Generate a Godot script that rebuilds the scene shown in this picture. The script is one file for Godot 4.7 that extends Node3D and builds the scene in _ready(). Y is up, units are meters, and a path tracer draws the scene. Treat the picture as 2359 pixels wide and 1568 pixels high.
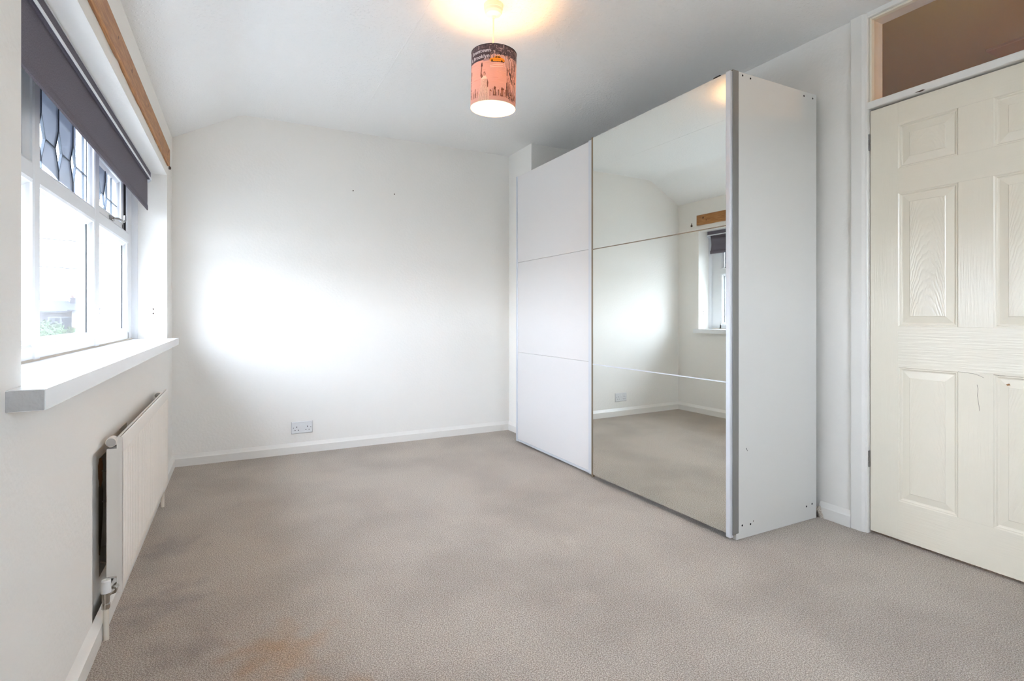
extends Node3D
# A bedroom with a mirrored sliding wardrobe, a bay of window to the left and a panelled door to the right.
# x runs along the far wall, z towards the viewer, y up; the eye stands at (0, 1.027, 0).

const EYE := 1.027
const WALL_L := -0.40      # window wall
const WALL_B := -4.22      # far wall
const WALL_R := 2.64       # door wall
const WALL_F := 0.55       # wall behind the eye
const CEIL := 2.45
var used := {}
var M := {}
var rng := RandomNumberGenerator.new()


# ---------------------------------------------------------------- mesh builder
class MB:
	var st := SurfaceTool.new()
	var o := Vector3.ZERO
	func _init(origin := Vector3.ZERO) -> void:
		o = origin
		st.begin(Mesh.PRIMITIVE_TRIANGLES)
	func put(p: Vector3, n: Vector3, uv := Vector2.ZERO, c := Color.WHITE) -> void:
		st.set_normal(n)
		st.set_uv(uv)
		st.set_color(c)
		st.add_vertex(p - o)
	func tri(a: Vector3, b: Vector3, c: Vector3, hint: Vector3, ua := Vector2.ZERO, ub := Vector2.ZERO, uc := Vector2.ZERO) -> void:
		var n := (c - a).cross(b - a)
		if n.length_squared() < 1e-18:
			return
		n = n.normalized()
		if n.dot(hint) < 0.0:
			n = -n
			put(a, n, ua); put(c, n, uc); put(b, n, ub)
		else:
			put(a, n, ua); put(b, n, ub); put(c, n, uc)
	func quad(a: Vector3, b: Vector3, c: Vector3, d: Vector3, hint: Vector3, u0 := Vector2.ZERO, u1 := Vector2.RIGHT, u2 := Vector2.ONE, u3 := Vector2.DOWN) -> void:
		tri(a, b, c, hint, u0, u1, u2)
		tri(a, c, d, hint, u0, u2, u3)
	func smooth_tri(a: Array, b: Array, c: Array) -> void:     # each [position, normal, uv]
		var n: Vector3 = (c[0] - a[0]).cross(b[0] - a[0])
		var m: Vector3 = a[1] + b[1] + c[1]
		var order := [a, b, c] if n.dot(m) >= 0.0 else [a, c, b]
		for v in order:
			put(v[0], v[1], v[2], v[3] if v.size() > 3 else Color.WHITE)
	func box(lo: Vector3, hi: Vector3, bev := 0.0) -> MB:
		var l := Vector3(minf(lo.x, hi.x), minf(lo.y, hi.y), minf(lo.z, hi.z))
		var h := Vector3(maxf(lo.x, hi.x), maxf(lo.y, hi.y), maxf(lo.z, hi.z))
		var e := minf(bev, 0.45 * minf(h.x - l.x, minf(h.y - l.y, h.z - l.z)))
		var mid := (l + h) / 2.0
		var half := (h - l) / 2.0
		for ax in 3:
			var bx := (ax + 1) % 3
			var cx := (ax + 2) % 3
			for s in [-1.0, 1.0]:
				var n := Vector3.ZERO
				n[ax] = s
				var q: Array[Vector3] = []
				for k in [[-1, -1], [1, -1], [1, 1], [-1, 1]]:
					var p := mid
					p[ax] += s * half[ax]
					p[bx] += k[0] * (half[bx] - e)
					p[cx] += k[1] * (half[cx] - e)
					q.append(p)
				quad(q[0], q[1], q[2], q[3], n)
			if e > 0.0:
				for s in [-1.0, 1.0]:
					for t in [-1.0, 1.0]:
						var n2 := Vector3.ZERO
						n2[bx] = s
						n2[cx] = t
						var q2: Array[Vector3] = []
						for k in [[-1, 0], [1, 0], [1, 1], [-1, 1]]:
							var p := mid
							p[ax] += k[0] * (half[ax] - e)
							p[bx] += s * (half[bx] - (e if k[1] == 1 else 0.0))
							p[cx] += t * (half[cx] - (0.0 if k[1] == 1 else e))
							q2.append(p)
						quad(q2[0], q2[1], q2[2], q2[3], n2)
		if e > 0.0:
			for i in 8:
				var s3 := Vector3(1 if i & 1 else -1, 1 if i & 2 else -1, 1 if i & 4 else -1)
				var c := mid + half * s3
				tri(c - Vector3(0, s3.y, s3.z) * e, c - Vector3(s3.x, 0, s3.z) * e, c - Vector3(s3.x, s3.y, 0) * e, s3)
		return self
	# outline in the plane of u and v, pushed along w from w0 to w1
	func prism(pts: PackedVector2Array, at: Vector3, u: Vector3, v: Vector3, w: Vector3, w0: float, w1: float) -> MB:
		var idx := Geometry2D.triangulate_polygon(pts)
		for i in range(0, idx.size(), 3):
			for side in [[w0, -1.0], [w1, 1.0]]:
				var q: Array[Vector3] = []
				for k in 3:
					var p := pts[idx[i + k]]
					q.append(at + u * p.x + v * p.y + w * side[0])
				tri(q[0], q[1], q[2], w * side[1] * signf(w1 - w0))
		var turn := -1.0 if Geometry2D.is_polygon_clockwise(pts) else 1.0
		for i in pts.size():
			var a := pts[i]
			var b := pts[(i + 1) % pts.size()]
			var d := (b - a)
			var out2 := Vector2(d.y, -d.x) * turn
			var pa := at + u * a.x + v * a.y
			var pb := at + u * b.x + v * b.y
			quad(pa + w * w0, pb + w * w0, pb + w * w1, pa + w * w1, u * out2.x + v * out2.y)
		return self
	# profile of [radius, height] turned round an axis; creases where the profile bends sharply
	func lathe(at: Vector3, axis: Vector3, prof: Array, segs := 32) -> MB:
		var w := axis.normalized()
		var u := w.cross(Vector3.UP if absf(w.y) < 0.9 else Vector3.RIGHT).normalized()
		var v := w.cross(u)
		for i in prof.size() - 1:
			var r0: float = prof[i][0]
			var h0: float = prof[i][1]
			var r1: float = prof[i + 1][0]
			var h1: float = prof[i + 1][1]
			var d := Vector2(r1 - r0, h1 - h0)
			if d.length() < 1e-7:
				continue
			var n2 := Vector2(d.y, -d.x).normalized()
			for k in segs:
				var a0 := TAU * k / segs
				var a1 := TAU * (k + 1) / segs
				var e0 := u * cos(a0) + v * sin(a0)
				var e1 := u * cos(a1) + v * sin(a1)
				var n0 := e0 * n2.x + w * n2.y
				var n1 := e1 * n2.x + w * n2.y
				var A := [at + e0 * r0 + w * h0, n0, Vector2(float(k) / segs, 0)]
				var B := [at + e1 * r0 + w * h0, n1, Vector2(float(k + 1) / segs, 0)]
				var C := [at + e1 * r1 + w * h1, n1, Vector2(float(k + 1) / segs, 1)]
				var D := [at + e0 * r1 + w * h1, n0, Vector2(float(k) / segs, 1)]
				if r0 > 1e-7:
					smooth_tri(A, B, C)
				if r1 > 1e-7:
					smooth_tri(A, C, D)
		return self
	func tube(path: Array, r: float, segs := 12, caps := true) -> MB:
		var rings := []
		var u := Vector3.ZERO
		for i in path.size():
			var a: Vector3 = path[maxi(i - 1, 0)]
			var b: Vector3 = path[mini(i + 1, path.size() - 1)]
			var t := (b - a).normalized()
			if i == 0:
				u = t.cross(Vector3.UP if absf(t.y) < 0.9 else Vector3.RIGHT).normalized()
			else:
				u = (u - t * u.dot(t)).normalized()
			var v := t.cross(u)
			var ring := []
			for k in segs:
				var ang := TAU * k / segs
				var e := u * cos(ang) + v * sin(ang)
				ring.append([path[i] + e * r, e, Vector2(float(k) / segs, i)])
			rings.append(ring)
		for i in rings.size() - 1:
			for k in segs:
				var k2 := (k + 1) % segs
				smooth_tri(rings[i][k], rings[i][k2], rings[i + 1][k2])
				smooth_tri(rings[i][k], rings[i + 1][k2], rings[i + 1][k])
		if caps:
			for e in [[0, 1], [path.size() - 1, path.size() - 2]]:
				var c: Vector3 = path[e[0]]
				var n: Vector3 = (c - path[e[1]]).normalized()
				for k in segs:
					tri(c, rings[e[0]][k][0], rings[e[0]][(k + 1) % segs][0], n)
		return self
	# smooth sheet: f(i, j) gives a position; hint says which way it faces
	func sheet(nu: int, nv: int, f: Callable, hint: Vector3, color = null) -> MB:
		var p := PackedVector3Array()
		p.resize((nu + 1) * (nv + 1))
		for j in nv + 1:
			for i in nu + 1:
				p[j * (nu + 1) + i] = f.call(float(i) / nu, float(j) / nv)
		var nn := PackedVector3Array()
		nn.resize(p.size())
		for j in nv + 1:
			for i in nu + 1:
				var du := p[j * (nu + 1) + mini(i + 1, nu)] - p[j * (nu + 1) + maxi(i - 1, 0)]
				var dv := p[mini(j + 1, nv) * (nu + 1) + i] - p[maxi(j - 1, 0) * (nu + 1) + i]
				var n := du.cross(dv).normalized()
				nn[j * (nu + 1) + i] = n if n.dot(hint) >= 0.0 else -n
		for j in nv:
			for i in nu:
				var q := []
				for k in [[0, 0], [1, 0], [1, 1], [0, 1]]:
					var at: int = (j + k[1]) * (nu + 1) + i + k[0]
					q.append([p[at], nn[at], Vector2(float(i + k[0]) / nu, float(j + k[1]) / nv), color.call(p[at]) if color else Color.WHITE])
				smooth_tri(q[0], q[1], q[2])
				smooth_tri(q[0], q[2], q[3])
		return self


# ---------------------------------------------------------------- scene helpers
func numbered(called: String) -> String:
	var k: int = used.get(called, -1) + 1
	used[called] = k
	return called if k == 0 else "%s_%03d" % [called, k]


func tag(n: Node, label := "", category := "", group := "", kind := "") -> void:
	for pair in [["label", label], ["category", category], ["group", group], ["kind", kind]]:
		if pair[1] != "":
			n.set_meta(pair[0], pair[1])


func thing(called: String, at: Vector3, label: String, category: String, group := "", kind := "") -> Node3D:
	var o := Node3D.new()
	o.name = numbered(called)
	add_child(o)
	o.position = at
	tag(o, label, category, group, kind)
	return o


func part(called: String, mb: MB, mat: Material, parent: Node, label := "") -> MeshInstance3D:
	var o := MeshInstance3D.new()
	o.name = called
	o.mesh = mb.st.commit()
	o.material_override = mat
	parent.add_child(o, true)
	if label != "":
		tag(o, label)
	return o


func solo(called: String, at: Vector3, mb: MB, mat: Material, label: String, category: String, group := "", kind := "") -> MeshInstance3D:
	var o := MeshInstance3D.new()
	o.name = numbered(called)
	o.mesh = mb.st.commit()
	o.material_override = mat
	add_child(o)
	o.position = at
	tag(o, label, category, group, kind)
	return o


func shell(called: String, mb: MB, mat: Material, label := "", category := "") -> MeshInstance3D:
	return solo(called, mb.o, mb, mat, label, category, "", "structure")


func noise_tex(freq: float, size := 512, octaves := 4, kind := FastNoiseLite.TYPE_SIMPLEX_SMOOTH, seed_ := 1, contrast := 1.0, gain := 0.5, seamless := true) -> ImageTexture:
	var n := FastNoiseLite.new()
	n.noise_type = kind
	n.seed = seed_
	n.frequency = freq
	n.fractal_type = FastNoiseLite.FRACTAL_FBM if octaves > 1 else FastNoiseLite.FRACTAL_NONE
	n.fractal_octaves = octaves
	n.fractal_gain = gain
	var im := n.get_seamless_image(size, size) if seamless else n.get_image(size, size)
	im.convert(Image.FORMAT_L8)
	if contrast != 1.0:
		im.adjust_bcs(1.0, contrast, 1.0)
	return ImageTexture.create_from_image(im)


func ramp_tex(src: ImageTexture, a: Color, b: Color) -> ImageTexture:
	var im := src.get_image()
	var d := im.get_data()
	var out := PackedByteArray()
	out.resize(d.size() * 3)
	var lut := PackedByteArray()
	for i in 256:
		var c := a.lerp(b, i / 255.0)
		lut.append(int(c.r * 255.0)); lut.append(int(c.g * 255.0)); lut.append(int(c.b * 255.0))
	for i in d.size():
		var k := d[i] * 3
		out[i * 3] = lut[k]; out[i * 3 + 1] = lut[k + 1]; out[i * 3 + 2] = lut[k + 2]
	return ImageTexture.create_from_image(Image.create_from_data(im.get_width(), im.get_height(), false, Image.FORMAT_RGB8, out))


func mat(called: String, c: Color, rough := 0.6, metal := 0.0) -> StandardMaterial3D:
	var m := StandardMaterial3D.new()
	m.resource_name = called
	m.albedo_color = c
	m.roughness = rough
	m.metallic = metal
	M[called] = m
	return m


func relief(m: StandardMaterial3D, tex: Texture2D, cm: float, scale: Vector3) -> void:
	m.heightmap_enabled = true
	m.heightmap_texture = tex
	m.heightmap_scale = cm
	m.uv1_triplanar = true
	m.uv1_world_triplanar = true
	m.uv1_triplanar_sharpness = 8.0
	m.uv1_scale = scale


func steep_tex(src: ImageTexture, lo: int, hi: int, floor_: float) -> ImageTexture:      # keeps only the peaks, over a faint remainder
	var im := src.get_image()
	var d := im.get_data()
	for i in d.size():
		var t := clampf(float(d[i] - lo) / (hi - lo), 0.0, 1.0)
		d[i] = int(255.0 * ((1.0 - floor_) * t * t * (3.0 - 2.0 * t) + floor_ * d[i] / 255.0))
	return ImageTexture.create_from_image(Image.create_from_data(im.get_width(), im.get_height(), false, Image.FORMAT_L8, d))


func c8(r: int, g: int, b: int) -> Color:
	return Color8(r, g, b)


func poly(a: Array) -> PackedVector2Array:
	var p := PackedVector2Array()
	for q in a:
		p.append(Vector2(q[0], q[1]))
	return p


# ---------------------------------------------------------------- everything
func _ready() -> void:
	rng.seed = 7
	# camera: upright, level, with the lens shifted down
	var cam := Camera3D.new()
	cam.name = "camera"
	cam.projection = Camera3D.PROJECTION_FRUSTUM
	cam.near = 0.05
	cam.far = 400.0
	cam.size = 1568.0 / 1215.0 * cam.near
	cam.frustum_offset = Vector2(0.0, -59.0 / 1215.0 * cam.near)
	cam.position = Vector3(0, EYE, 0)
	cam.rotation.y = -deg_to_rad(27.389)
	add_child(cam)
	cam.current = true
	# overcast sky
	var sky_m := ProceduralSkyMaterial.new()
	sky_m.sky_top_color = Color(0.80, 0.86, 0.94)
	sky_m.sky_horizon_color = Color(0.86, 0.90, 0.95)
	sky_m.ground_bottom_color = Color(0.42, 0.42, 0.40)
	sky_m.ground_horizon_color = Color(0.55, 0.56, 0.56)
	sky_m.sun_angle_max = 0.1
	var sky := Sky.new()
	sky.sky_material = sky_m
	var env := Environment.new()
	env.background_mode = Environment.BG_SKY
	env.sky = sky
	env.background_energy_multiplier = 14.0
	env.ambient_light_source = Environment.AMBIENT_SOURCE_SKY
	env.tonemap_mode = Environment.TONE_MAPPER_LINEAR
	env.tonemap_exposure = 2.0
	env.sdfgi_enabled = true
	env.ssao_enabled = true
	env.ssil_enabled = true
	var we := WorldEnvironment.new()
	we.name = "overcast_sky"
	we.environment = env
	add_child(we)

	make_materials()
	build_shell()
	build_window()
	build_added_window()
	build_door()
	build_landing()
	build_wardrobe()
	build_radiator()
	build_blind()
	build_lamp()
	build_small_things()
	build_outside()


func make_materials() -> void:
	var fine := noise_tex(0.05, 512, 4, FastNoiseLite.TYPE_SIMPLEX_SMOOTH, 3)
	var wall := mat("wall_paint", c8(247, 243, 236), 0.75)
	relief(wall, fine, 0.06, Vector3.ONE * 1.6)
	var artex := steep_tex(noise_tex(0.045, 1024, 4, FastNoiseLite.TYPE_SIMPLEX, 5, 1.0, 0.5, false), 160, 225, 0.22)
	var cl := mat("ceiling_paint", c8(247, 245, 241), 0.85)
	relief(cl, artex, 0.11, Vector3.ONE * 0.9)
	var gloss := mat("white_gloss", c8(242, 238, 231), 0.28)
	relief(gloss, fine, 0.03, Vector3(0.8, 3, 3))
	mat("sill_gloss", c8(244, 244, 243), 0.22)
	mat("upvc", c8(234, 235, 236), 0.3)
	mat("gasket", c8(24, 22, 27), 0.6)
	mat("spacer", c8(176, 186, 198), 0.4)
	mat("hole_shade_and_scratch", c8(30, 26, 24), 0.9)  # near-black colour stands for shade inside small holes; also a real scratch
	mat("hole_brown", c8(86, 70, 58), 0.9)
	mat("crack_brown", c8(150, 134, 118), 0.9)
	mat("sealant", c8(216, 206, 192), 0.8)
	mat("laminate", c8(226, 222, 219), 0.4)
	mat("end_panel", c8(224, 221, 215), 0.5)
	mat("aluminium", c8(216, 218, 222), 0.45, 0.3)
	mat("grey_trim", c8(142, 140, 136), 0.5, 0.3)
	mat("bronze_bead", c8(150, 136, 116), 0.35, 0.6)
	mat("mirror", c8(234, 236, 231), 0.015, 1.0)
	mat("chrome", c8(196, 192, 186), 0.18, 1.0)
	mat("steel", c8(150, 148, 146), 0.35, 0.9)
	mat("radiator_paint", c8(247, 239, 228), 0.35)
	mat("valve_plastic", c8(240, 238, 234), 0.4)
	mat("pipe_paint", c8(232, 222, 206), 0.4)
	mat("socket_white", c8(232, 231, 230), 0.35)
	mat("lead", c8(84, 90, 98), 0.5, 0.4)
	mat("rose_plastic", c8(238, 232, 220), 0.45)
	mat("cut_plaster", c8(196, 190, 182), 0.95)
	mat("torn_paper", c8(158, 112, 70), 0.95)
	mat("old_plaster", c8(122, 112, 92), 0.95)
	mat("end_grain_paint", c8(196, 194, 192), 0.8)
	relief(M.end_grain_paint, noise_tex(0.03, 256, 4, FastNoiseLite.TYPE_SIMPLEX, 11), 0.15, Vector3.ONE * 5.0)

	var glass := mat("window_glass", Color(0.95, 0.98, 1.0, 0.03), 0.02)
	glass.transparency = BaseMaterial3D.TRANSPARENCY_ALPHA
	mat("painted_reflection_pane", c8(168, 176, 188), 0.12)  # room reflection on the glass put into an opaque grey colour
	var dim_glass := mat("painted_dim_glass", Color8(188, 202, 220, 231), 0.3)  # dim, reflecting look of the top lights put into the glass colour
	dim_glass.transparency = BaseMaterial3D.TRANSPARENCY_ALPHA

	# carpet: short twisted pile
	var pile2 := noise_tex(0.12, 1024, 3, FastNoiseLite.TYPE_SIMPLEX, 22, 1.5, 0.85, false)
	var cp := mat("carpet", Color.WHITE, 0.95)
	cp.albedo_texture = ramp_tex(pile2, c8(148, 132, 117), c8(255, 245, 231))
	cp.vertex_color_use_as_albedo = true
	cp.rim_enabled = true
	cp.rim = 0.25
	cp.rim_tint = 0.6
	relief(cp, pile2, 0.3, Vector3.ONE * 1.25)

	# blind cloth
	var weave := noise_tex(0.2, 256, 2, FastNoiseLite.TYPE_SIMPLEX, 31)
	var cloth := mat("blind_cloth", Color.WHITE, 0.85)
	cloth.albedo_texture = ramp_tex(weave, c8(92, 87, 97), c8(116, 110, 120))
	relief(cloth, weave, 0.03, Vector3(3, 3, 3))

	# pine
	var grain := noise_tex(0.02, 512, 4, FastNoiseLite.TYPE_SIMPLEX, 41, 1.3)
	var pine := mat("pine", Color.WHITE, 0.5)
	pine.albedo_texture = ramp_tex(grain, c8(160, 104, 54), c8(198, 142, 84))
	relief(pine, grain, 0.08, Vector3(9, 9, 0.55))
	mat("knot", c8(96, 58, 30), 0.6)

	# moulded door skin: vertical grain, horizontal grain, cathedral grain
	var streak := noise_tex(0.02, 512, 4, FastNoiseLite.TYPE_SIMPLEX, 51, 1.3)
	for k in [["door_stile", Vector3(5, 0.5, 9)], ["door_rail", Vector3(5, 10, 0.5)]]:
		var d := mat(k[0], c8(240, 231, 212), 0.2)
		relief(d, streak, 0.035, k[1])
	var dp := mat("door_panel", c8(240, 231, 212), 0.2)
	dp.heightmap_enabled = true
	dp.heightmap_texture = cathedral()
	dp.heightmap_scale = 0.05
	mat("door_plain", c8(240, 231, 212), 0.27)
	mat("landing_paint", c8(196, 170, 98), 0.85)
	mat("landing_hatch", c8(190, 148, 92), 0.7)

	# outside
	var br := mat("brick", Color.WHITE, 0.9)
	br.albedo_texture = ramp_tex(noise_tex(0.03, 256, 3, FastNoiseLite.TYPE_SIMPLEX, 61), c8(76, 56, 50), c8(98, 74, 66))
	br.uv1_triplanar = true
	br.uv1_world_triplanar = true
	br.uv1_scale = Vector3(2, 6, 2)
	mat("render_white", c8(110, 110, 114), 0.9)
	mat("slate", c8(56, 58, 63), 0.8)
	mat("dark_wall", c8(60, 59, 66), 0.9)
	mat("far_window", c8(40, 46, 56), 0.4)
	mat("far_frame", c8(100, 102, 106), 0.6)
	mat("foliage", c8(56, 74, 50), 0.9)
	mat("foliage_pale", c8(78, 90, 62), 0.9)
	mat("bark", c8(70, 60, 50), 0.9)
	mat("bounce_ground", c8(158, 157, 152), 0.95)  # ground tone made pale to bounce daylight up to the ceiling
	mat("wire", c8(60, 60, 64), 0.7)
	for k in ["brick", "render_white", "slate", "dark_wall", "far_window", "far_frame", "foliage", "foliage_pale", "wire", "bounce_ground"]:
		M[k].metallic_specular = 0.1


func cathedral() -> ImageTexture:
	var w := 256
	var h := 512
	var n := FastNoiseLite.new()
	n.seed = 5
	n.frequency = 0.012
	var im := Image.create(w, h, false, Image.FORMAT_L8)
	for y in h:
		for x in w:
			var u := (x - w * 0.5) / w
			var v := float(y) / h
			var arch := v * 13.0 - 18.0 * u * u + 0.5 * n.get_noise_2d(x * 1.5, y * 0.8)
			var s := 0.5 + 0.5 * sin(TAU * arch)
			s = pow(s, 0.6)
			im.set_pixel(x, y, Color(s, s, s))
	return ImageTexture.create_from_image(im)


# ---------------------------------------------------------------- the room
func ceil_y(x: float) -> float:          # flat, falling to the eaves on the window side, with a soft fold
	var s := 2.452 + (x - 0.02) * 0.545
	var k := 0.03
	var hh := clampf(0.5 + 0.5 * (CEIL - s) / k, 0.0, 1.0)
	return lerpf(CEIL, s, hh) - k * hh * (1.0 - hh)


func build_shell() -> void:
	# carpeted floor, gently uneven, with pushed-up creases by the far wall and worn, trodden patches
	var wear := FastNoiseLite.new()
	wear.seed = 77
	wear.frequency = 1.6
	wear.fractal_octaves = 4
	var lumps := FastNoiseLite.new()
	lumps.seed = 12
	lumps.frequency = 3.0
	var creases := [[1.62, -3.93, 0.22, 2.0, 0.006], [1.70, -3.96, 0.2, 2.05, 0.005], [0.14, -4.02, 0.18, 1.2, 0.005], [-0.1, -4.05, 0.25, 0.15, 0.005], [0.55, -3.55, 0.3, 0.25, 0.0015], [1.0, -3.35, 0.22, 0.1, 0.0015], [-0.22, -3.6, 0.12, 0.9, 0.004], [-0.24, -2.08, 0.1, 0.2, 0.006], [1.98, -4.02, 0.1, 2.1, 0.005]]
	var hgt := func(x: float, z: float) -> float:
		var y := 0.0012 * lumps.get_noise_2d(x, z) - 0.001
		for c in creases:
			var a: float = c[3]
			var d := Vector2(x - c[0], z - c[1])
			var along := d.dot(Vector2(cos(a), sin(a)))
			var off := d.dot(Vector2(-sin(a), cos(a)))
			y += c[4] * exp(-pow(off / 0.012, 2.0)) * exp(-pow(along / (c[2] * 0.6), 2.0))
		return y
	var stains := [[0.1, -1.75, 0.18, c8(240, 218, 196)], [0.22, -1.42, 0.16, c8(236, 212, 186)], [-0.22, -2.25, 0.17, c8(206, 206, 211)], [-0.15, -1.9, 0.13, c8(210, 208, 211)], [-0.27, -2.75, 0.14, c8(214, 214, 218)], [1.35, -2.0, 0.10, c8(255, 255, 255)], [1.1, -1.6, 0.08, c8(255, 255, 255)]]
	var tone := func(p: Vector3) -> Color:
		var w := wear.get_noise_2d(p.x, p.z)
		var c := Color(0.90, 0.895, 0.89).lerp(Color(0.74, 0.73, 0.725), clampf(0.35 + 1.1 * w, 0.0, 1.0))
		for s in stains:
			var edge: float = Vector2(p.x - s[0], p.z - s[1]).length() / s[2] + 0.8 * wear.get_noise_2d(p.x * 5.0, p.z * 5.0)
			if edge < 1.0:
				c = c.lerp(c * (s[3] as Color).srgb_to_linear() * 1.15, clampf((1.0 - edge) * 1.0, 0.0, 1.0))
		return c
	var fl := MB.new()
	fl.sheet(170, 265, func(u: float, v: float) -> Vector3:
		var x := lerpf(WALL_L - 0.02, WALL_R + 0.12, u)
		var z := lerpf(WALL_B - 0.02, WALL_F + 0.02, v)
		return Vector3(x, hgt.call(x, z), z), Vector3.UP, tone)
	shell("floor", fl, M.carpet, "grey beige twist pile carpet with pushed up creases and worn patches", "floor")
	shell("floor", MB.new().box(Vector3(-0.75, -0.3, -4.4), Vector3(4.3, -0.006, 0.75)), M.cut_plaster, "bare floor deck under the carpet and the landing", "floor")

	# ceiling slab following the fold
	var prof := PackedVector2Array()
	for i in 41:
		var t := i / 40.0
		var x := lerpf(-0.72, 0.30, t)
		prof.append(Vector2(x, ceil_y(x)))
	prof.append(Vector2(WALL_R + 0.12, CEIL))
	prof.append(Vector2(WALL_R + 0.12, CEIL + 0.18))
	prof.append(Vector2(-0.72, CEIL + 0.18))
	var ce := MB.new()
	for i in prof.size() - 3:                                   # underside, smooth across the fold
		var a := prof[i]
		var b := prof[i + 1]
		var na := Vector3(-(prof[mini(i + 1, 40)] - prof[maxi(i - 1, 0)]).y * -1.0, -(prof[mini(i + 1, 40)] - prof[maxi(i - 1, 0)]).x, 0).normalized()
		var nb := Vector3((prof[mini(i + 2, 40)] - prof[i]).y, -(prof[mini(i + 2, 40)] - prof[i]).x, 0).normalized()
		if i >= 40:
			na = Vector3.DOWN
			nb = Vector3.DOWN
		var z0 := WALL_B - 0.15
		var z1 := WALL_F + 0.15
		var A := [Vector3(a.x, a.y, z0), na, Vector2.ZERO]
		var B := [Vector3(b.x, b.y, z0), nb, Vector2.ZERO]
		var C := [Vector3(b.x, b.y, z1), nb, Vector2.ZERO]
		var D := [Vector3(a.x, a.y, z1), na, Vector2.ZERO]
		ce.smooth_tri(A, B, C)
		ce.smooth_tri(A, C, D)
	ce.box(Vector3(-0.72, CEIL + 0.01, WALL_B - 0.15), Vector3(WALL_R + 0.12, CEIL + 0.18, WALL_F + 0.15))
	shell("ceiling", ce, M.ceiling_paint, "white stippled ceiling sloping down to the window wall", "ceiling")
	shell("trim", MB.new().prism(poly([[0.7725, CEIL - 0.0012], [0.7795, CEIL - 0.0012], [0.783, CEIL + 0.002], [0.769, CEIL + 0.002]]), Vector3.ZERO, Vector3.RIGHT, Vector3.UP, Vector3.BACK, -4.19, WALL_F), M.ceiling_paint, "thin raised board joint running along the ceiling", "joint").name = "trim_1"

	# far wall
	shell("wall_back", MB.new().box(Vector3(-0.72, -0.1, WALL_B - 0.15), Vector3(WALL_R + 0.12, CEIL + 0.05, WALL_B)), M.wall_paint, "plain white far wall", "wall")
	# boxed-in corner behind the wardrobe
	shell("wall_corner", MB.new().box(Vector3(2.157, -0.05, WALL_B - 0.02), Vector3(WALL_R + 0.02, CEIL + 0.05, -3.815), 0.004), M.wall_paint, "boxed out white corner rising behind the wardrobe", "wall")
	# wall behind the eye
	var wf := MB.new()
	wf.box(Vector3(-0.72, -0.1, WALL_F), Vector3(0.95, CEIL + 0.05, WALL_F + 0.25))
	wf.box(Vector3(1.75, -0.1, WALL_F), Vector3(WALL_R + 0.12, CEIL + 0.05, WALL_F + 0.25))
	wf.box(Vector3(0.95, -0.1, WALL_F), Vector3(1.75, 1.00, WALL_F + 0.25))
	wf.box(Vector3(0.95, 2.05, WALL_F), Vector3(1.75, CEIL + 0.05, WALL_F + 0.25))
	shell("wall_front", wf, M.wall_paint, "white wall behind the viewer with an opening for the added fill window", "wall")
	# door wall: left and right of the opening
	var wr := MB.new()
	wr.box(Vector3(WALL_R, -0.1, WALL_B - 0.05), Vector3(WALL_R + 0.12, CEIL + 0.05, -1.452))
	wr.box(Vector3(WALL_R, -0.1, -0.615), Vector3(WALL_R + 0.12, CEIL + 0.05, WALL_F + 0.05))
	shell("wall_right", wr, M.wall_paint, "white wall with the panelled door", "wall")
	# window wall with its opening and the cut-away plaster behind the radiator
	var xo := -0.72
	var wl := MB.new()
	var top := 2.30
	wl.box(Vector3(xo, -0.1, WALL_B - 0.05), Vector3(WALL_L, top, -3.94))               # beyond the window
	wl.box(Vector3(xo, -0.1, -1.437), Vector3(WALL_L, top, WALL_F + 0.05))               # this side of it
	wl.box(Vector3(xo, 1.905, -3.94), Vector3(WALL_L, top, -1.437))                      # over it
	var ct := 0.595                                                                       # top of the cut
	wl.box(Vector3(xo, ct, -3.94), Vector3(WALL_L, 0.845, -1.437))                       # under the sill
	wl.box(Vector3(xo, -0.1, -2.035), Vector3(WALL_L, ct, -1.437))
	wl.box(Vector3(xo, -0.1, -3.94), Vector3(WALL_L, ct, -2.60))
	wl.box(Vector3(xo, -0.1, -2.60), Vector3(-0.424, 0.13, -2.035))                      # back of the cut-away round the hole
	wl.box(Vector3(xo, 0.535, -2.60), Vector3(-0.424, ct, -2.035))
	wl.box(Vector3(xo, 0.13, -2.25), Vector3(-0.424, 0.535, -2.035))
	wl.box(Vector3(xo, 0.13, -2.60), Vector3(-0.424, 0.535, -2.55))
	wl.box(Vector3(xo, 0.13, -2.55), Vector3(-0.60, 0.535, -2.25))
	shell("wall_left", wl, M.wall_paint, "white window wall with plaster cut away behind the radiator", "wall")
	var wln := get_node("wall_left")
	# inside the cut-away: bared plaster with a ragged edge, torn paper
	var ragged := [[-2.036, 0.595]]
	for i in 15:
		ragged.append([-2.046 - 0.008 * rng.randf() - 0.006 * absf(sin(i * 0.9)), 0.585 - i * 0.034])
	ragged.append([-2.036, 0.10])
	part("plaster_edge", MB.new().prism(poly(ragged), Vector3(-0.408, 0, 0), Vector3.BACK, Vector3.UP, Vector3.RIGHT, -0.018, 0.0), M.cut_plaster, wln, "grey broken edge of the plaster")
	part("torn_paper", MB.new().prism(poly([[-2.235, 0.515], [-2.255, 0.535], [-2.285, 0.53], [-2.305, 0.50], [-2.295, 0.47], [-2.30, 0.45], [-2.27, 0.43], [-2.25, 0.455], [-2.238, 0.47]]), Vector3(-0.423, 0, 0), Vector3.BACK, Vector3.UP, Vector3.RIGHT, -0.008, 0.0), M.torn_paper, wln, "brown torn backing paper")
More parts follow.
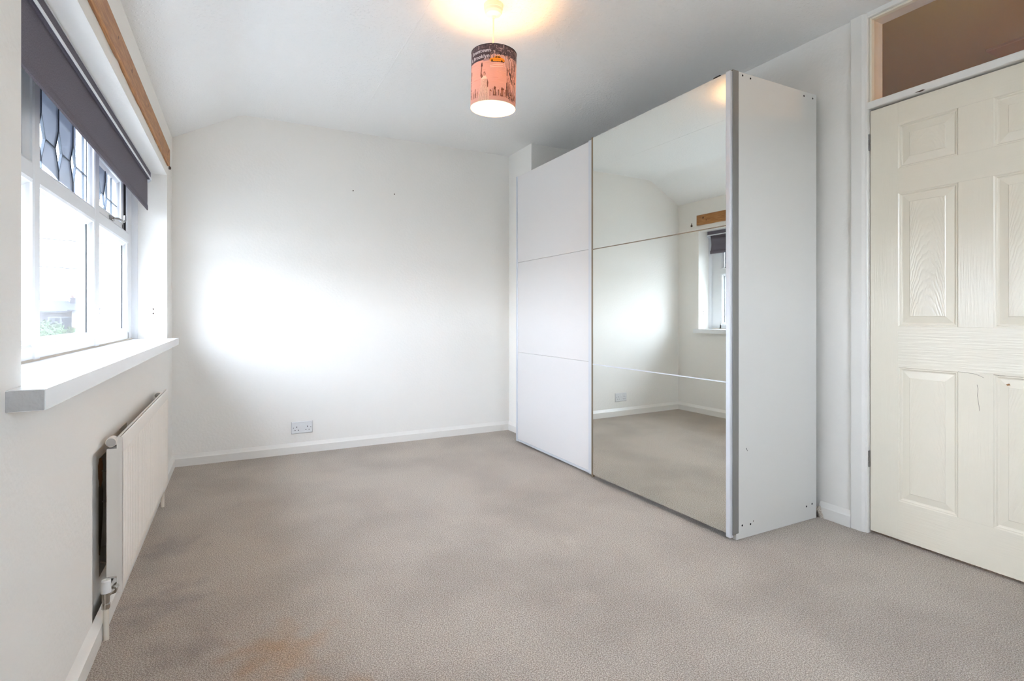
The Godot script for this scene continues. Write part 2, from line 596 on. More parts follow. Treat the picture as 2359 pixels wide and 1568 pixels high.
	part("torn_paper", MB.new().prism(poly([[-2.24, 0.44], [-2.285, 0.45], [-2.315, 0.41], [-2.31, 0.34], [-2.295, 0.28], [-2.265, 0.20], [-2.24, 0.25]]), Vector3(-0.424, 0, 0), Vector3.BACK, Vector3.UP, Vector3.RIGHT, -0.008, 0.0), M.old_plaster, wln, "drab torn plaster flap")
	for k in [[0.485, -2.285, 0.03], [0.375, -2.295, 0.035], [0.18, -2.255, 0.02]]:
		part("paper_shred", MB.new().tube([Vector3(-0.424, k[0], k[1]), Vector3(-0.416, k[0] - 0.005, k[1] - 0.4 * k[2]), Vector3(-0.410, k[0] - 0.014, k[1] - k[2])], 0.0025, 6), M.cut_plaster, wln, "pale curled shred of paper")
	part("hole_back", MB.new().box(Vector3(-0.602, 0.132, -2.548), Vector3(-0.585, 0.533, -2.252)), M.brick, wln, "bare brick at the back of the cavity")

	# skirting boards with a sloped top edge
	var sk := [[0.0, -0.03], [0.018, -0.03], [0.018, 0.052], [0.013, 0.058], [0.0, 0.078]]
	skirting("baseboard_back", sk, Vector3(WALL_L, 0, WALL_B), Vector3(2.157, 0, WALL_B), Vector3.BACK, "white skirting board along the far wall")
	skirting("baseboard_left", sk, Vector3(WALL_L, 0, WALL_B), Vector3(WALL_L, 0, WALL_F), Vector3.RIGHT, "white skirting board along the window wall")
	skirting("baseboard_corner", sk, Vector3(2.157, 0, WALL_B), Vector3(2.157, 0, -3.80), Vector3.LEFT, "short white skirting board on the boxed corner")
	skirting("baseboard_right", sk, Vector3(WALL_R, 0, -1.668), Vector3(WALL_R, 0, -1.512), Vector3.LEFT, "short white skirting board between wardrobe and door")


func skirting(called: String, prof: Array, a: Vector3, b: Vector3, out: Vector3, label: String) -> void:
	var along := (b - a)
	shell(called, MB.new(a).prism(poly(prof), a, out, Vector3.UP, along.normalized(), 0.0, along.length()), M.white_gloss, label, "skirting board")


# ---------------------------------------------------------------- window
# a length of frame: its room face between f0 and f1 (across), sloped bead towards glass on the given sides
func bar(along: Vector3, across: Vector3, at: Vector3, length: float, f0: float, f1: float, bead0: bool, bead1: bool, face := 0.0, depth := 0.06, bead := 0.02, setback := 0.024) -> MB:
	# outline: x across, y depth (0 is the room face, outwards is negative)
	var pts := []
	pts.append([f0, face - depth])
	if bead0:
		pts = [[f0 - bead, face - depth], [f0 - bead, face - setback], [f0 - bead * 0.75, face - setback + 0.006], [f0 - bead * 0.3, face - 0.010], [f0 - bead * 0.25, face - 0.004], [f0 + 0.004, face]]
	else:
		pts.append([f0, face])
	if bead1:
		pts += [[f1 - 0.004, face], [f1 + bead * 0.25, face - 0.004], [f1 + bead * 0.3, face - 0.010], [f1 + bead * 0.75, face - setback + 0.006], [f1 + bead, face - setback], [f1 + bead, face - depth]]
	else:
		pts += [[f1, face], [f1, face - depth]]
	return MB.new(Vector3(-0.6, 0.88, -2.67)).prism(poly(pts), at, across, Vector3.RIGHT, along, 0.0, length)


func build_window() -> void:
	var org := Vector3(-0.6, 0.88, -2.67)
	var w := thing("window_1", org, "white three bay window with leaded top lights in the left wall", "window", "", "structure")
	var xf := -0.58
	var F := Vector3(xf, 0, 0)
	var yb := 0.885
	# frame: jambs, sill rail, head, mullions, transom; z is across for uprights, y for rails
	part("frame_jamb", bar(Vector3.UP, Vector3.FORWARD, F + Vector3(0, yb, 0), 1.02, 3.80, 3.94, true, false), M.upvc, w)
	part("frame_jamb", bar(Vector3.UP, Vector3.FORWARD, F + Vector3(0, yb, 0), 1.02, 1.445, 1.52, false, true), M.upvc, w)
	part("mullion", bar(Vector3.UP, Vector3.FORWARD, F + Vector3(0.004, yb, 0), 1.02, 2.99, 3.065, true, true), M.upvc, w)
	part("mullion", bar(Vector3.UP, Vector3.FORWARD, F + Vector3(0.004, yb, 0), 1.02, 2.185, 2.24, true, true), M.upvc, w)
	for k in [[1.50, 2.18], [2.225, 3.005], [3.05, 3.82]]:
		part("bottom_rail", bar(Vector3.FORWARD, Vector3.UP, F + Vector3(0, 0, -k[0]), k[1] - k[0], 0.872, 0.928, false, true), M.upvc, w)
		part("transom", bar(Vector3.FORWARD, Vector3.UP, F + Vector3(0.002, 0, -k[0]), k[1] - k[0], 1.452, 1.508, true, true), M.upvc, w)
		part("head_rail", bar(Vector3.FORWARD, Vector3.UP, F + Vector3(0, 0, -k[0]), k[1] - k[0], 1.84, 1.91, true, false), M.upvc, w)
	# quadrant strip where frame meets the far reveal, and the gap board along the sill
	part("cover_strip", MB.new(org).prism(poly([[0, 0], [0.03, 0], [0.027, 0.012], [0.012, 0.022], [0, 0.024]]), Vector3(xf, 0, -3.942), Vector3.RIGHT, Vector3.BACK, Vector3.UP, 0.8805, 1.905), M.upvc, w)
	part("cover_strip", MB.new(org).prism(poly([[0, 0], [0.008, 0], [0.006, 0.007], [0, 0.011]]), Vector3(xf, 0.876, 0), Vector3.RIGHT, Vector3.UP, Vector3.FORWARD, 1.437, 3.92), M.sealant, w, "dirty sealant strip along the sill")
	# panes and their dark gaskets
	var gx := -0.606
	for k in [[1.535, 2.165], [2.255, 2.97], [3.08, 3.78]]:
		part("glass_pane", MB.new(org).box(Vector3(gx - 0.004, 0.945, -k[1]), Vector3(gx, 1.435, -k[0])), M.window_glass, w)
		part("spacer", MB.new(org).box(Vector3(gx - 0.020, 0.945, -k[1] - 0.001), Vector3(gx - 0.004, 1.435, -k[1] + 0.006)), M.spacer, w, "pale edge spacer of the double glazing")
		part("gasket", MB.new(org).box(Vector3(gx - 0.002, 0.945, -k[1] - 0.003), Vector3(gx + 0.002, 1.435, -k[1] + 0.002)), M.gasket, w)
	part("painted_reflection_pane", MB.new(org).box(Vector3(gx - 0.004, 1.525, -2.172), Vector3(gx, 1.825, -1.53)), M.painted_reflection_pane, w, "shiny opaque pane with the room reflection painted in grey, in the near top light")
	part("gasket", MB.new(org).box(Vector3(gx, 1.525, -2.973), Vector3(gx + 0.002, 1.825, -2.968)), M.gasket, w)
	# opening top light of the far bay: sash within the frame
	var sx := -0.592
	part("sash_stile", bar(Vector3.UP, Vector3.FORWARD, Vector3(sx, 1.512, 0), 0.33, 3.70, 3.745, true, false), M.upvc, w)
	part("sash_stile", bar(Vector3.UP, Vector3.FORWARD, Vector3(sx, 1.512, 0), 0.33, 3.085, 3.13, false, true), M.upvc, w)
	part("sash_rail", bar(Vector3.FORWARD, Vector3.UP, Vector3(sx, 0, -3.10), 0.63, 1.512, 1.55, false, true), M.upvc, w)
	part("sash_rail", bar(Vector3.FORWARD, Vector3.UP, Vector3(sx, 0, -3.10), 0.63, 1.79, 1.835, true, false), M.upvc, w)
	part("gasket", MB.new(org).box(Vector3(-0.62, 1.50, -3.757), Vector3(-0.583, 1.84, -3.748)), M.gasket, w)
	# window catch
	var h := part("window_handle", MB.new(org).box(Vector3(-0.594, 1.518, -3.42), Vector3(-0.578, 1.542, -3.36), 0.003), M.steel, w, "grey metal window catch")
	var hb := MB.new(org)
	hb.tube([Vector3(-0.578, 1.530, -3.39), Vector3(-0.560, 1.530, -3.40), Vector3(-0.552, 1.528, -3.44), Vector3(-0.552, 1.530, -3.50), Vector3(-0.553, 1.545, -3.54), Vector3(-0.556, 1.57, -3.555)], 0.006, 10)
	var hl := part("handle_lever", hb, M.steel, h)
	hl.position = Vector3.ZERO
	# leaded lights: kite-shaped clear pieces among panes with a dim blue-grey reflection painted in, lead strips between
	leaded(w, org, gx, 1.525, 1.825, [-2.36, -2.56, -2.755], 1.645, -2.255, -2.80, [-2.92], -2.972)
	leaded(w, org, gx - 0.010, 1.57, 1.775, [-3.25, -3.40], 1.64, -3.145, -3.46, [-3.55], -3.685)
	# sill board, its painted horns running past the reveals
	var sp := MB.new(org)
	var y0 := 0.838
	var y1 := 0.880
	sp.prism(poly([[-0.62, -3.94], [-0.40, -3.94], [-0.40, -3.965], [-0.343, -3.965], [-0.340, -3.962], [-0.340, -1.357], [-0.343, -1.354], [-0.405, -1.354], [-0.405, -1.437], [-0.62, -1.437]]), Vector3(0, y0, 0), Vector3.RIGHT, Vector3.BACK, Vector3.UP, 0.0, y1 - y0)
	part("window_sill", sp, M.sill_gloss, w, "white gloss window sill board")
	part("sill_end", MB.new(org).box(Vector3(-0.4055, y0 + 0.001, -1.355), Vector3(-0.3415, y1 - 0.001, -1.3525), 0.001), M.end_grain_paint, w, "greyish rough painted sill end")
	# plugged screw holes in the far reveal
	for yy in [1.063, 1.036]:
		solo("wall_plug", Vector3(-0.472, yy, -3.939), MB.new(Vector3(-0.472, yy, -3.939)).lathe(Vector3(-0.472, yy, -3.939), Vector3.BACK, [[0.0045, -0.002], [0.0045, 0.0008], [0.0, 0.0010]], 12), M.hole_brown, "%s of two small brown plugged screw holes in the far window reveal" % ("upper" if yy > 1.05 else "lower"), "wall plug", "plugged holes in the window reveal")


func leaded(w: Node3D, org: Vector3, gx: float, yb: float, yt: float, cs: Array, ym: float, z0: float, z_dim: float, lines: Array, z1: float) -> void:
	var hw := 0.042
	var kh := 0.078
	var piece := func(called: String, pts: Array, m: Material) -> void:
		part(called, MB.new(org).prism(poly(pts), Vector3(gx, 0, 0), Vector3.BACK, Vector3.UP, Vector3.RIGHT, -0.004, 0.0), m, w)
	var came := MB.new(org)
	var strip := func(a: Vector2, b: Vector2) -> void:
		var d := (b - a).normalized() * 0.0
		var n := Vector2(-(b - a).y, (b - a).x).normalized() * 0.0019
		came.prism(poly([[(a + n - d).x, (a + n - d).y], [(b + n + d).x, (b + n + d).y], [(b - n + d).x, (b - n + d).y], [(a - n - d).x, (a - n - d).y]]), Vector3(gx, 0, 0), Vector3.BACK, Vector3.UP, Vector3.RIGHT, -0.006, 0.003)
	var stops := [z0] + cs + [z_dim]
	for i in stops.size() - 1:
		var a: float = stops[i]
		var b: float = stops[i + 1]
		var first := i == 0
		var last := i == stops.size() - 2
		var ka := 0.0 if first else hw
		var kb := 0.0 if last else hw
		var up := [[a, yt]]
		if not first:
			up.append([a, ym + kh])
		up += [[a - ka, ym], [b + kb, ym]]
		if not last:
			up.append([b, ym + kh])
		up.append([b, yt])
		piece.call("painted_dim_pane", up, M.painted_dim_glass)
		var lift: float = [0.050, 0.028, 0.010, 0.004][mini(i, 3)]      # clear sliver below the wavy edge of the painted dimness
		var lift2: float = [0.030, 0.010, 0.006, 0.003][mini(i, 3)]
		var dn := [[a, yb + lift]]
		if not first:
			dn.append([a, ym - kh])
		dn += [[a - ka, ym], [b + kb, ym]]
		if not last:
			dn.append([b, ym - kh])
		dn += [[b, yb + lift2], [lerpf(a, b, 0.6), yb + lerpf(lift, lift2, 0.35)]]
		piece.call("painted_dim_pane", dn, M.painted_dim_glass)
		if not first and not last:
			strip.call(Vector2(a - ka, ym), Vector2(b + kb, ym))
	for c in cs:
		piece.call("kite_pane", [[c - hw, ym], [c, ym - kh], [c + hw, ym], [c, ym + kh]], M.window_glass)
		for s in [-1, 1]:
			for t in [-1, 1]:
				strip.call(Vector2(c + s * hw, ym), Vector2(c, ym + t * kh))
			strip.call(Vector2(c, ym + s * kh), Vector2(c, yt if s > 0 else yb))
	piece.call("clear_pane", [[z_dim, yb], [z1, yb], [z1, yt], [z_dim, yt]], M.window_glass)
	var lastc: float = cs[cs.size() - 1]
	strip.call(Vector2(lastc - hw, ym), Vector2(z1, ym))
	for l in lines:
		strip.call(Vector2(l, yb), Vector2(l, yt))
	part("lead_strips", came, M.lead, w)


func build_added_window() -> void:  # unseen window added to let in fill light from behind
	var org := Vector3(1.35, 1.00, 0.70)
	var w := thing("window_2", org, "added small white window, unseen behind the viewer, for fill light", "window", "", "structure")
	for k in [[0.95, 1.01], [1.69, 1.75]]:
		part("frame_upright", MB.new(org).box(Vector3(k[0], 1.00, 0.70), Vector3(k[1], 2.05, 0.76), 0.006), M.upvc, w)
	for y in [1.00, 1.99]:
		part("frame_rail", MB.new(org).box(Vector3(1.01, y, 0.70), Vector3(1.69, y + 0.06, 0.76), 0.006), M.upvc, w)
	part("glass_pane", MB.new(org).box(Vector3(1.01, 1.06, 0.728), Vector3(1.69, 1.99, 0.732)), M.window_glass, w)
	part("window_sill", MB.new(org).box(Vector3(0.90, 0.985, 0.50), Vector3(1.80, 1.002, 0.70), 0.004), M.sill_gloss, w)


# ---------------------------------------------------------------- door
func build_door() -> void:
	var org := Vector3(2.66, 0, -1.04)
	var d := thing("door_1", org, "white six panel moulded door under a glazed transom light", "door", "", "structure")
	var xd := 2.650                                   # room face of the leaf
	var z0 := -1.434
	var z1 := -0.638
	var yb := 0.012
	var yt := 1.988
	var cols := [[-1.316, -1.092], [-0.976, -0.752]]
	var rows := [[0.185, 0.791], [0.975, 1.577], [1.689, 1.886]]
	var L := Vector3.LEFT
	# stiles and rails: flat faces of one moulded skin, cut where the panels are
	var face := func(called: String, za: float, zb: float, ya: float, yc: float, m: Material) -> void:
		part(called, MB.new(org).box(Vector3(xd, ya, za), Vector3(xd + 0.035, yc, zb), 0.0008 if called == "stile" else 0.0), m, d)
	face.call("stile", z0, cols[0][0], yb, yt, M.door_stile)
	face.call("stile", cols[1][1], z1, yb, yt, M.door_stile)
	var edges := [yb, rows[0][0], rows[0][1], rows[1][0], rows[1][1], rows[2][0], rows[2][1], yt]
	for k in 4:
		face.call("rail", cols[0][0], cols[1][1], edges[k * 2], edges[k * 2 + 1], M.door_rail)
	for r in rows:
		face.call("stile", cols[0][1], cols[1][0], r[0], r[1], M.door_stile)
	# raised-and-fielded panels
	var prof := [[0.0, 0.0], [0.004, 0.0035], [0.0075, 0.0035], [0.0115, 0.0085], [0.016, 0.0095], [0.044, 0.0035], [0.0465, 0.0015]]
	for r in rows:
		for c in cols:
			var pb := MB.new(org)
			for i in prof.size() - 1:
				var a: Array = prof[i]
				var b: Array = prof[i + 1]
				var A := [Vector3(xd + a[1], r[0] + a[0], c[0] + a[0]), Vector3(xd + a[1], r[0] + a[0], c[1] - a[0]), Vector3(xd + a[1], r[1] - a[0], c[1] - a[0]), Vector3(xd + a[1], r[1] - a[0], c[0] + a[0])]
				var B := [Vector3(xd + b[1], r[0] + b[0], c[0] + b[0]), Vector3(xd + b[1], r[0] + b[0], c[1] - b[0]), Vector3(xd + b[1], r[1] - b[0], c[1] - b[0]), Vector3(xd + b[1], r[1] - b[0], c[0] + b[0])]
				for k in 4:
					pb.quad(A[k], A[(k + 1) % 4], B[(k + 1) % 4], B[k], L)
			var e: Array = prof[prof.size() - 1]
			var pn := part("panel", pb, M.door_plain, d)
			var q := [Vector3(xd + e[1], r[0] + e[0], c[0] + e[0]), Vector3(xd + e[1], r[0] + e[0], c[1] - e[0]), Vector3(xd + e[1], r[1] - e[0], c[1] - e[0]), Vector3(xd + e[1], r[1] - e[0], c[0] + e[0])]
			var fb := MB.new(org)
			var v1: float = (r[1] - r[0]) / 0.6
			fb.quad(q[0], q[1], q[2], q[3], L, Vector2(0, v1), Vector2(1, v1), Vector2(1, 0), Vector2(0, 0))
			part("field", fb, M.door_panel, pn)
	part("door_core", MB.new(org).box(Vector3(xd + 0.012, yb + 0.01, z0 + 0.01), Vector3(xd + 0.034, yt - 0.01, z1 - 0.01)), M.door_plain, d)
	# hinges
	for hy in [1.841, 0.348]:
		var hb := MB.new(org)
		for k in 3:
			hb.lathe(Vector3(xd - 0.006, hy - 0.038 + k * 0.0256, z0 - 0.004), Vector3.UP, [[0, 0], [0.0048, 0], [0.0055, 0.001], [0.0055, 0.0236], [0.0048, 0.0246], [0, 0.0246]], 14)
		hb.box(Vector3(xd - 0.003, hy - 0.038, z0 - 0.006), Vector3(xd + 0.02, hy + 0.038, z0 + 0.001))
		part("hinge", hb, M.steel, d, "steel butt hinge")
	# splits in the skin of the lower half
	var cracks := [[[-1.092, 0.7915], [-1.06, 0.790], [-1.035, 0.787], [-1.018, 0.781], [-1.006, 0.775]], [[-1.028, 0.745], [-1.025, 0.728], [-1.027, 0.70], [-1.022, 0.66], [-1.020, 0.64]], [[-0.976, 0.792], [-0.955, 0.788], [-0.94, 0.790]]]
	for cr in cracks:
		var cb := MB.new(org)
		for i in cr.size() - 1:
			var a := Vector2(cr[i][0], cr[i][1])
			var b := Vector2(cr[i + 1][0], cr[i + 1][1])
			var n := Vector2(-(b - a).y, (b - a).x).normalized() * 0.0006
			cb.prism(poly([[a.x + n.x, a.y + n.y], [b.x + n.x, b.y + n.y], [b.x - n.x, b.y - n.y], [a.x - n.x, a.y - n.y]]), Vector3(xd, 0, 0), Vector3.BACK, Vector3.UP, Vector3.RIGHT, -0.0004, 0.004)
		part("crack", cb, M.crack_brown, d, "brownish split in the door skin")
	part("chip", MB.new(org).prism(poly([[-0.938, 0.756], [-0.930, 0.760], [-0.926, 0.754], [-0.934, 0.752]]), Vector3(xd + 0.004, 0, 0), Vector3.BACK, Vector3.UP, Vector3.RIGHT, -0.003, 0.002), M.torn_paper, d, "small brown chip in the door")
	# lining: jambs, head, transom bar
	var fr := MB.new(org)
	fr.box(Vector3(2.632, -0.02, -1.456), Vector3(2.76, CEIL, -1.4375), 0.002)
	fr.box(Vector3(2.632, -0.02, -0.634), Vector3(2.76, CEIL, -0.612), 0.002)
	part("lining", fr, M.white_gloss, d)
	part("door_stop", MB.new(org).box(Vector3(xd + 0.038, 0, -1.44), Vector3(xd + 0.06, 2.0, -1.425)).box(Vector3(xd + 0.038, 0, -0.65), Vector3(xd + 0.06, 2.0, -0.63)).box(Vector3(xd + 0.038, 1.975, -1.44), Vector3(xd + 0.06, 2.0, -0.63)), M.white_gloss, d)
	part("transom_bar", MB.new(org).box(Vector3(2.630, 1.996, -1.44), Vector3(2.76, 2.028, -0.63), 0.003), M.white_gloss, d)
	part("head", MB.new(org).box(Vector3(2.630, 2.428, -1.44), Vector3(2.76, CEIL + 0.02, -0.63), 0.003), M.white_gloss, d)
	# beads round the transom pane and the pane itself
	part("glazing_bead", MB.new(org).box(Vector3(2.646, 2.028, -1.4375), Vector3(2.672, 2.428, -1.427), 0.002).box(Vector3(2.646, 2.028, -0.645), Vector3(2.672, 2.428, -0.634), 0.002).box(Vector3(2.646, 2.418, -1.427), Vector3(2.672, 2.428, -0.645), 0.002), M.door_plain, d)
	part("transom_pane", MB.new(org).box(Vector3(2.674, 2.02, -1.44), Vector3(2.678, 2.44, -0.632)), M.window_glass, d)
	part("paint_chip", MB.new(org).prism(poly([[-1.24, 2.0], [-1.225, 2.001], [-1.21, 2.003], [-1.20, 1.9985], [-1.22, 1.9955]]), Vector3(2.6295, 0, 0), Vector3.BACK, Vector3.UP, Vector3.RIGHT, -0.0004, 0.001), M.hole_brown, d, "brown chip in the paint of the transom bar")
	# architrave
	for k in [[-1.513, -1.4475], [-0.622, -0.557]]:
		part("architrave", MB.new(org).prism(poly([[k[0], 0], [k[0], 0.012], [k[0] + 0.006, 0.016], [k[1] - 0.012, 0.016], [k[1], 0.010], [k[1], 0]]), Vector3(WALL_R + 0.001, -0.02, 0), Vector3.BACK, Vector3.LEFT, Vector3.UP, 0.0, CEIL + 0.02), M.white_gloss, d, "flat white architrave")


func build_landing() -> void:
	shell("wall_landing", MB.new().box(Vector3(4.2, -0.1, -3.2), Vector3(4.3, 2.6, 0.7)).box(Vector3(2.75, -0.1, -3.3), Vector3(4.3, 2.6, -3.2)).box(Vector3(2.75, -0.1, 0.6), Vector3(4.3, 2.6, 0.7)), M.landing_paint, "beige landing walls beyond the door", "wall")
	shell("ceiling", MB.new().box(Vector3(2.75, CEIL, -3.3), Vector3(4.3, CEIL + 0.15, 0.7)), M.landing_paint, "beige landing ceiling seen through the transom light", "ceiling").name = "ceiling_landing"
	var at := Vector3(3.82, CEIL, -1.05)
	var h := thing("loft_hatch", at, "brown loft hatch panel in the landing ceiling beyond the transom light", "loft hatch")
	part("panel", MB.new(at).box(Vector3(3.56, CEIL - 0.014, -1.345), Vector3(4.1, CEIL + 0.004, -0.76), 0.003), M.landing_hatch, h)
	# the landing's own dim lamp, out of sight past the door
	var lp := Vector3(3.75, 2.2, 0.25)
	var t := thing("landing_light", lp, "small warm globe light on the landing out of view", "lamp")
	var bm := mat("landing_globe", c8(255, 214, 160), 0.4)
	bm.emission_enabled = true
	bm.emission = c8(255, 190, 110)
	bm.emission_energy_multiplier = 1.0
	part("globe", sphere(lp, 0.06, lp), bm, t)
	part("stem", MB.new(lp).tube([lp + Vector3(0, 0.055, 0), lp + Vector3(0, 0.252, 0)], 0.006), M.rose_plastic, t)
	var l := OmniLight3D.new()
	l.name = "landing_light_source"
	l.light_color = c8(255, 204, 136)
	l.light_energy = 0.22
	l.light_size = 0.05
	l.omni_range = 8.0
	l.omni_attenuation = 2.0
	l.shadow_enabled = true
	t.add_child(l)


func sphere(c: Vector3, r: float, org: Vector3) -> MB:
	var prof := []
	for i in 17:
		var a := PI * i / 16.0
		prof.append([r * sin(a), -r * cos(a)])
	return MB.new(org).lathe(c, Vector3.UP, prof, 24)


# ---------------------------------------------------------------- wardrobe
func build_wardrobe() -> void:
	var org := Vector3(2.30, 0, -2.705)
	var w := thing("wardrobe", org, "tall white wardrobe with one white and one mirrored sliding door", "wardrobe")
	var zn := -1.665
	var zf := -3.745
	var top := 2.140
	# carcass
	var ep := MB.new(org)
	ep.prism(poly([[2.030, 0.0], [2.600, 0.0], [2.600, top], [2.031, top], [2.031, 0.028], [2.014, 0.028], [2.014, 0.0]]), Vector3.ZERO, Vector3.RIGHT, Vector3.UP, Vector3.BACK, zn - 0.018, zn)
	part("end_panel", ep, M.end_panel, w)
	part("end_panel", MB.new(org).box(Vector3(2.02, 0, zf), Vector3(2.600, top, zf + 0.018), 0.001), M.end_panel, w)
	part("top_panel", MB.new(org).box(Vector3(2.032, top - 0.018, zf + 0.018), Vector3(2.598, top - 0.001, zn - 0.018)), M.end_panel, w)
	part("back_panel", MB.new(org).box(Vector3(2.585, 0.02, zf + 0.018), Vector3(2.598, top - 0.02, zn - 0.018)), M.end_panel, w)
	part("base_panel", MB.new(org).box(Vector3(2.032, 0.035, zf + 0.018), Vector3(2.585, 0.055, zn - 0.018)), M.end_panel, w)
	part("divider", MB.new(org).box(Vector3(2.05, 0.05, -2.72), Vector3(2.585, top - 0.02, -2.702)), M.end_panel, w)
	part("side_trim", MB.new(org).box(Vector3(1.994, 0.024, zn - 0.012), Vector3(2.031, top + 0.003, zn - 0.0005), 0.001), M.grey_trim, w, "grey trim strip down the near front edge")
	part("track", MB.new(org).box(Vector3(2.040, 0.004, zf + 0.02), Vector3(2.07, 0.018, zn - 0.02), 0.001), M.grey_trim, w, "bottom sliding track")
	part("track", MB.new(org).box(Vector3(2.012, top - 0.05, zf + 0.02), Vector3(2.05, top - 0.004, zn - 0.02), 0.001), M.aluminium, w)
	for z in [-2.60, -1.76]:
		part("roller_cap", MB.new(org).box(Vector3(1.992, top - 0.012, z - 0.022), Vector3(2.03, top + 0.009, z + 0.022), 0.006), M.gasket, w, "small black roller housing")
	# screw holes (flat dark discs, shade in the colour) and scuffs on the near end
	for s in [[2.057, 2.127], [2.110, 2.124], [2.502, 2.118], [2.572, 2.118], [2.054, 0.060], [2.110, 0.056], [2.522, 0.069], [2.566, 0.075]]:
		part("screw_hole", MB.new(org).lathe(Vector3(s[0], s[1], zn), Vector3.BACK, [[0.0048, -0.002], [0.0048, 0.0003], [0.0, 0.0005]], 12), M.hole_shade_and_scratch, w, "dark disc painted for the shade in an empty screw hole")
	part("scuff", MB.new(org).prism(poly([[2.078, 0.412], [2.080, 0.414], [2.090, 0.399], [2.089, 0.397]]), Vector3(0, 0, zn), Vector3.RIGHT, Vector3.UP, Vector3.BACK, -0.001, 0.0004), M.hole_shade_and_scratch, w, "short dark scratch")
	part("scuff", MB.new(org).prism(poly([[2.127, 0.064], [2.129, 0.070], [2.132, 0.070], [2.129, 0.062]]), Vector3(0, 0, zn), Vector3.RIGHT, Vector3.UP, Vector3.BACK, -0.001, 0.0004), M.hole_brown, w)
	# far door: three white boards in a slim frame
	var d1 := part("sliding_door", MB.new(org).box(Vector3(2.000, 0.030, -3.735), Vector3(2.008, top - 0.012, -2.74)), M.laminate, w, "white panelled sliding door")
	var ys := [0.030, 0.728, 1.446, top - 0.003]
	for i in 3:
		part("door_board", MB.new(org).box(Vector3(1.9915, ys[i] + 0.0012, -3.742), Vector3(2.001, ys[i + 1] - 0.0012, -2.772), 0.0012), M.laminate, d1)
	part("edge_profile", MB.new(org).box(Vector3(1.987, 0.012, -3.766), Vector3(2.010, top, -3.7425), 0.002), M.aluminium, d1, "slim grey metal edge")
	part("edge_profile", MB.new(org).box(Vector3(1.986, 0.012, -2.773), Vector3(2.010, top, -2.733), 0.003), M.aluminium, d1)
	part("bottom_profile", MB.new(org).box(Vector3(1.990, 0.014, -3.742), Vector3(2.008, 0.030, -2.773), 0.002), M.aluminium, d1)
	# near door: three mirror panes, hung slightly askew
	var pv := Vector3(1.983, 0.0, zn - 0.004)
	var d2 := part("sliding_door", MB.new(pv).box(pv + Vector3(0.006, 0.026, -1.035), pv + Vector3(0.016, top - 0.008, -0.004)), M.laminate, w, "mirrored sliding door")
	d2.position = pv - org
	d2.rotation.y = deg_to_rad(0.95)
	var my := [0.026, 0.719, 1.436, top - 0.004]
	for i in 3:
		part("mirror_pane", MB.new(pv).box(pv + Vector3(0.0, my[i] + 0.002, -1.026), pv + Vector3(0.006, my[i + 1] - 0.002, -0.026), 0.0008), M.mirror, d2)
	part("joint_bead", MB.new(pv).box(pv + Vector3(-0.0012, my[1] - 0.0028, -1.026), pv + Vector3(0.006, my[1] + 0.0028, -0.026), 0.0006), M.aluminium, d2, "bright metal joint strip")
	part("joint_bead", MB.new(pv).box(pv + Vector3(-0.0012, my[2] - 0.0028, -1.026), pv + Vector3(0.006, my[2] + 0.0028, -0.026), 0.0006), M.bronze_bead, d2, "dull brownish joint strip")
	part("edge_profile", MB.new(pv).box(pv + Vector3(-0.003, 0.012, -0.026), pv + Vector3(0.018, top - 0.002, 0.0), 0.003), M.aluminium, d2, "wide pale metal edge")
	part("edge_profile", MB.new(pv).box(pv + Vector3(-0.003, 0.012, -1.040), pv + Vector3(0.016, top - 0.002, -1.026), 0.002), M.bronze_bead, d2, "slim brownish metal edge")
	# carpet offcut pushed into the corner at the wardrobe's back
	var tp := Vector3(2.606, 0.0, -1.668)
	var tb := MB.new(tp)
	tb.sheet(10, 12, func(u: float, v: float) -> Vector3:
		return tp + Vector3(0.005 + 0.022 * u - 0.010 * v + 0.003 * sin(9.0 * v), 0.062 * v * (1.0 - 0.25 * pow(2.0 * u - 1.0, 2.0)), 0.020 - 0.014 * v + 0.008 * sin(PI * u)), Vector3(-0.5, 0.3, 1))
	tb.sheet(10, 12, func(u: float, v: float) -> Vector3:
		return tp + Vector3(0.008 + 0.020 * u - 0.008 * v, 0.055 * v * (1.0 - 0.25 * pow(2.0 * u - 1.0, 2.0)), 0.004 - 0.006 * v), Vector3(0.5, 0.3, -1))
	solo("carpet_offcut", tp, tb, M.carpet, "small upturned scrap of grey carpet at the back corner of the wardrobe", "carpet scrap")


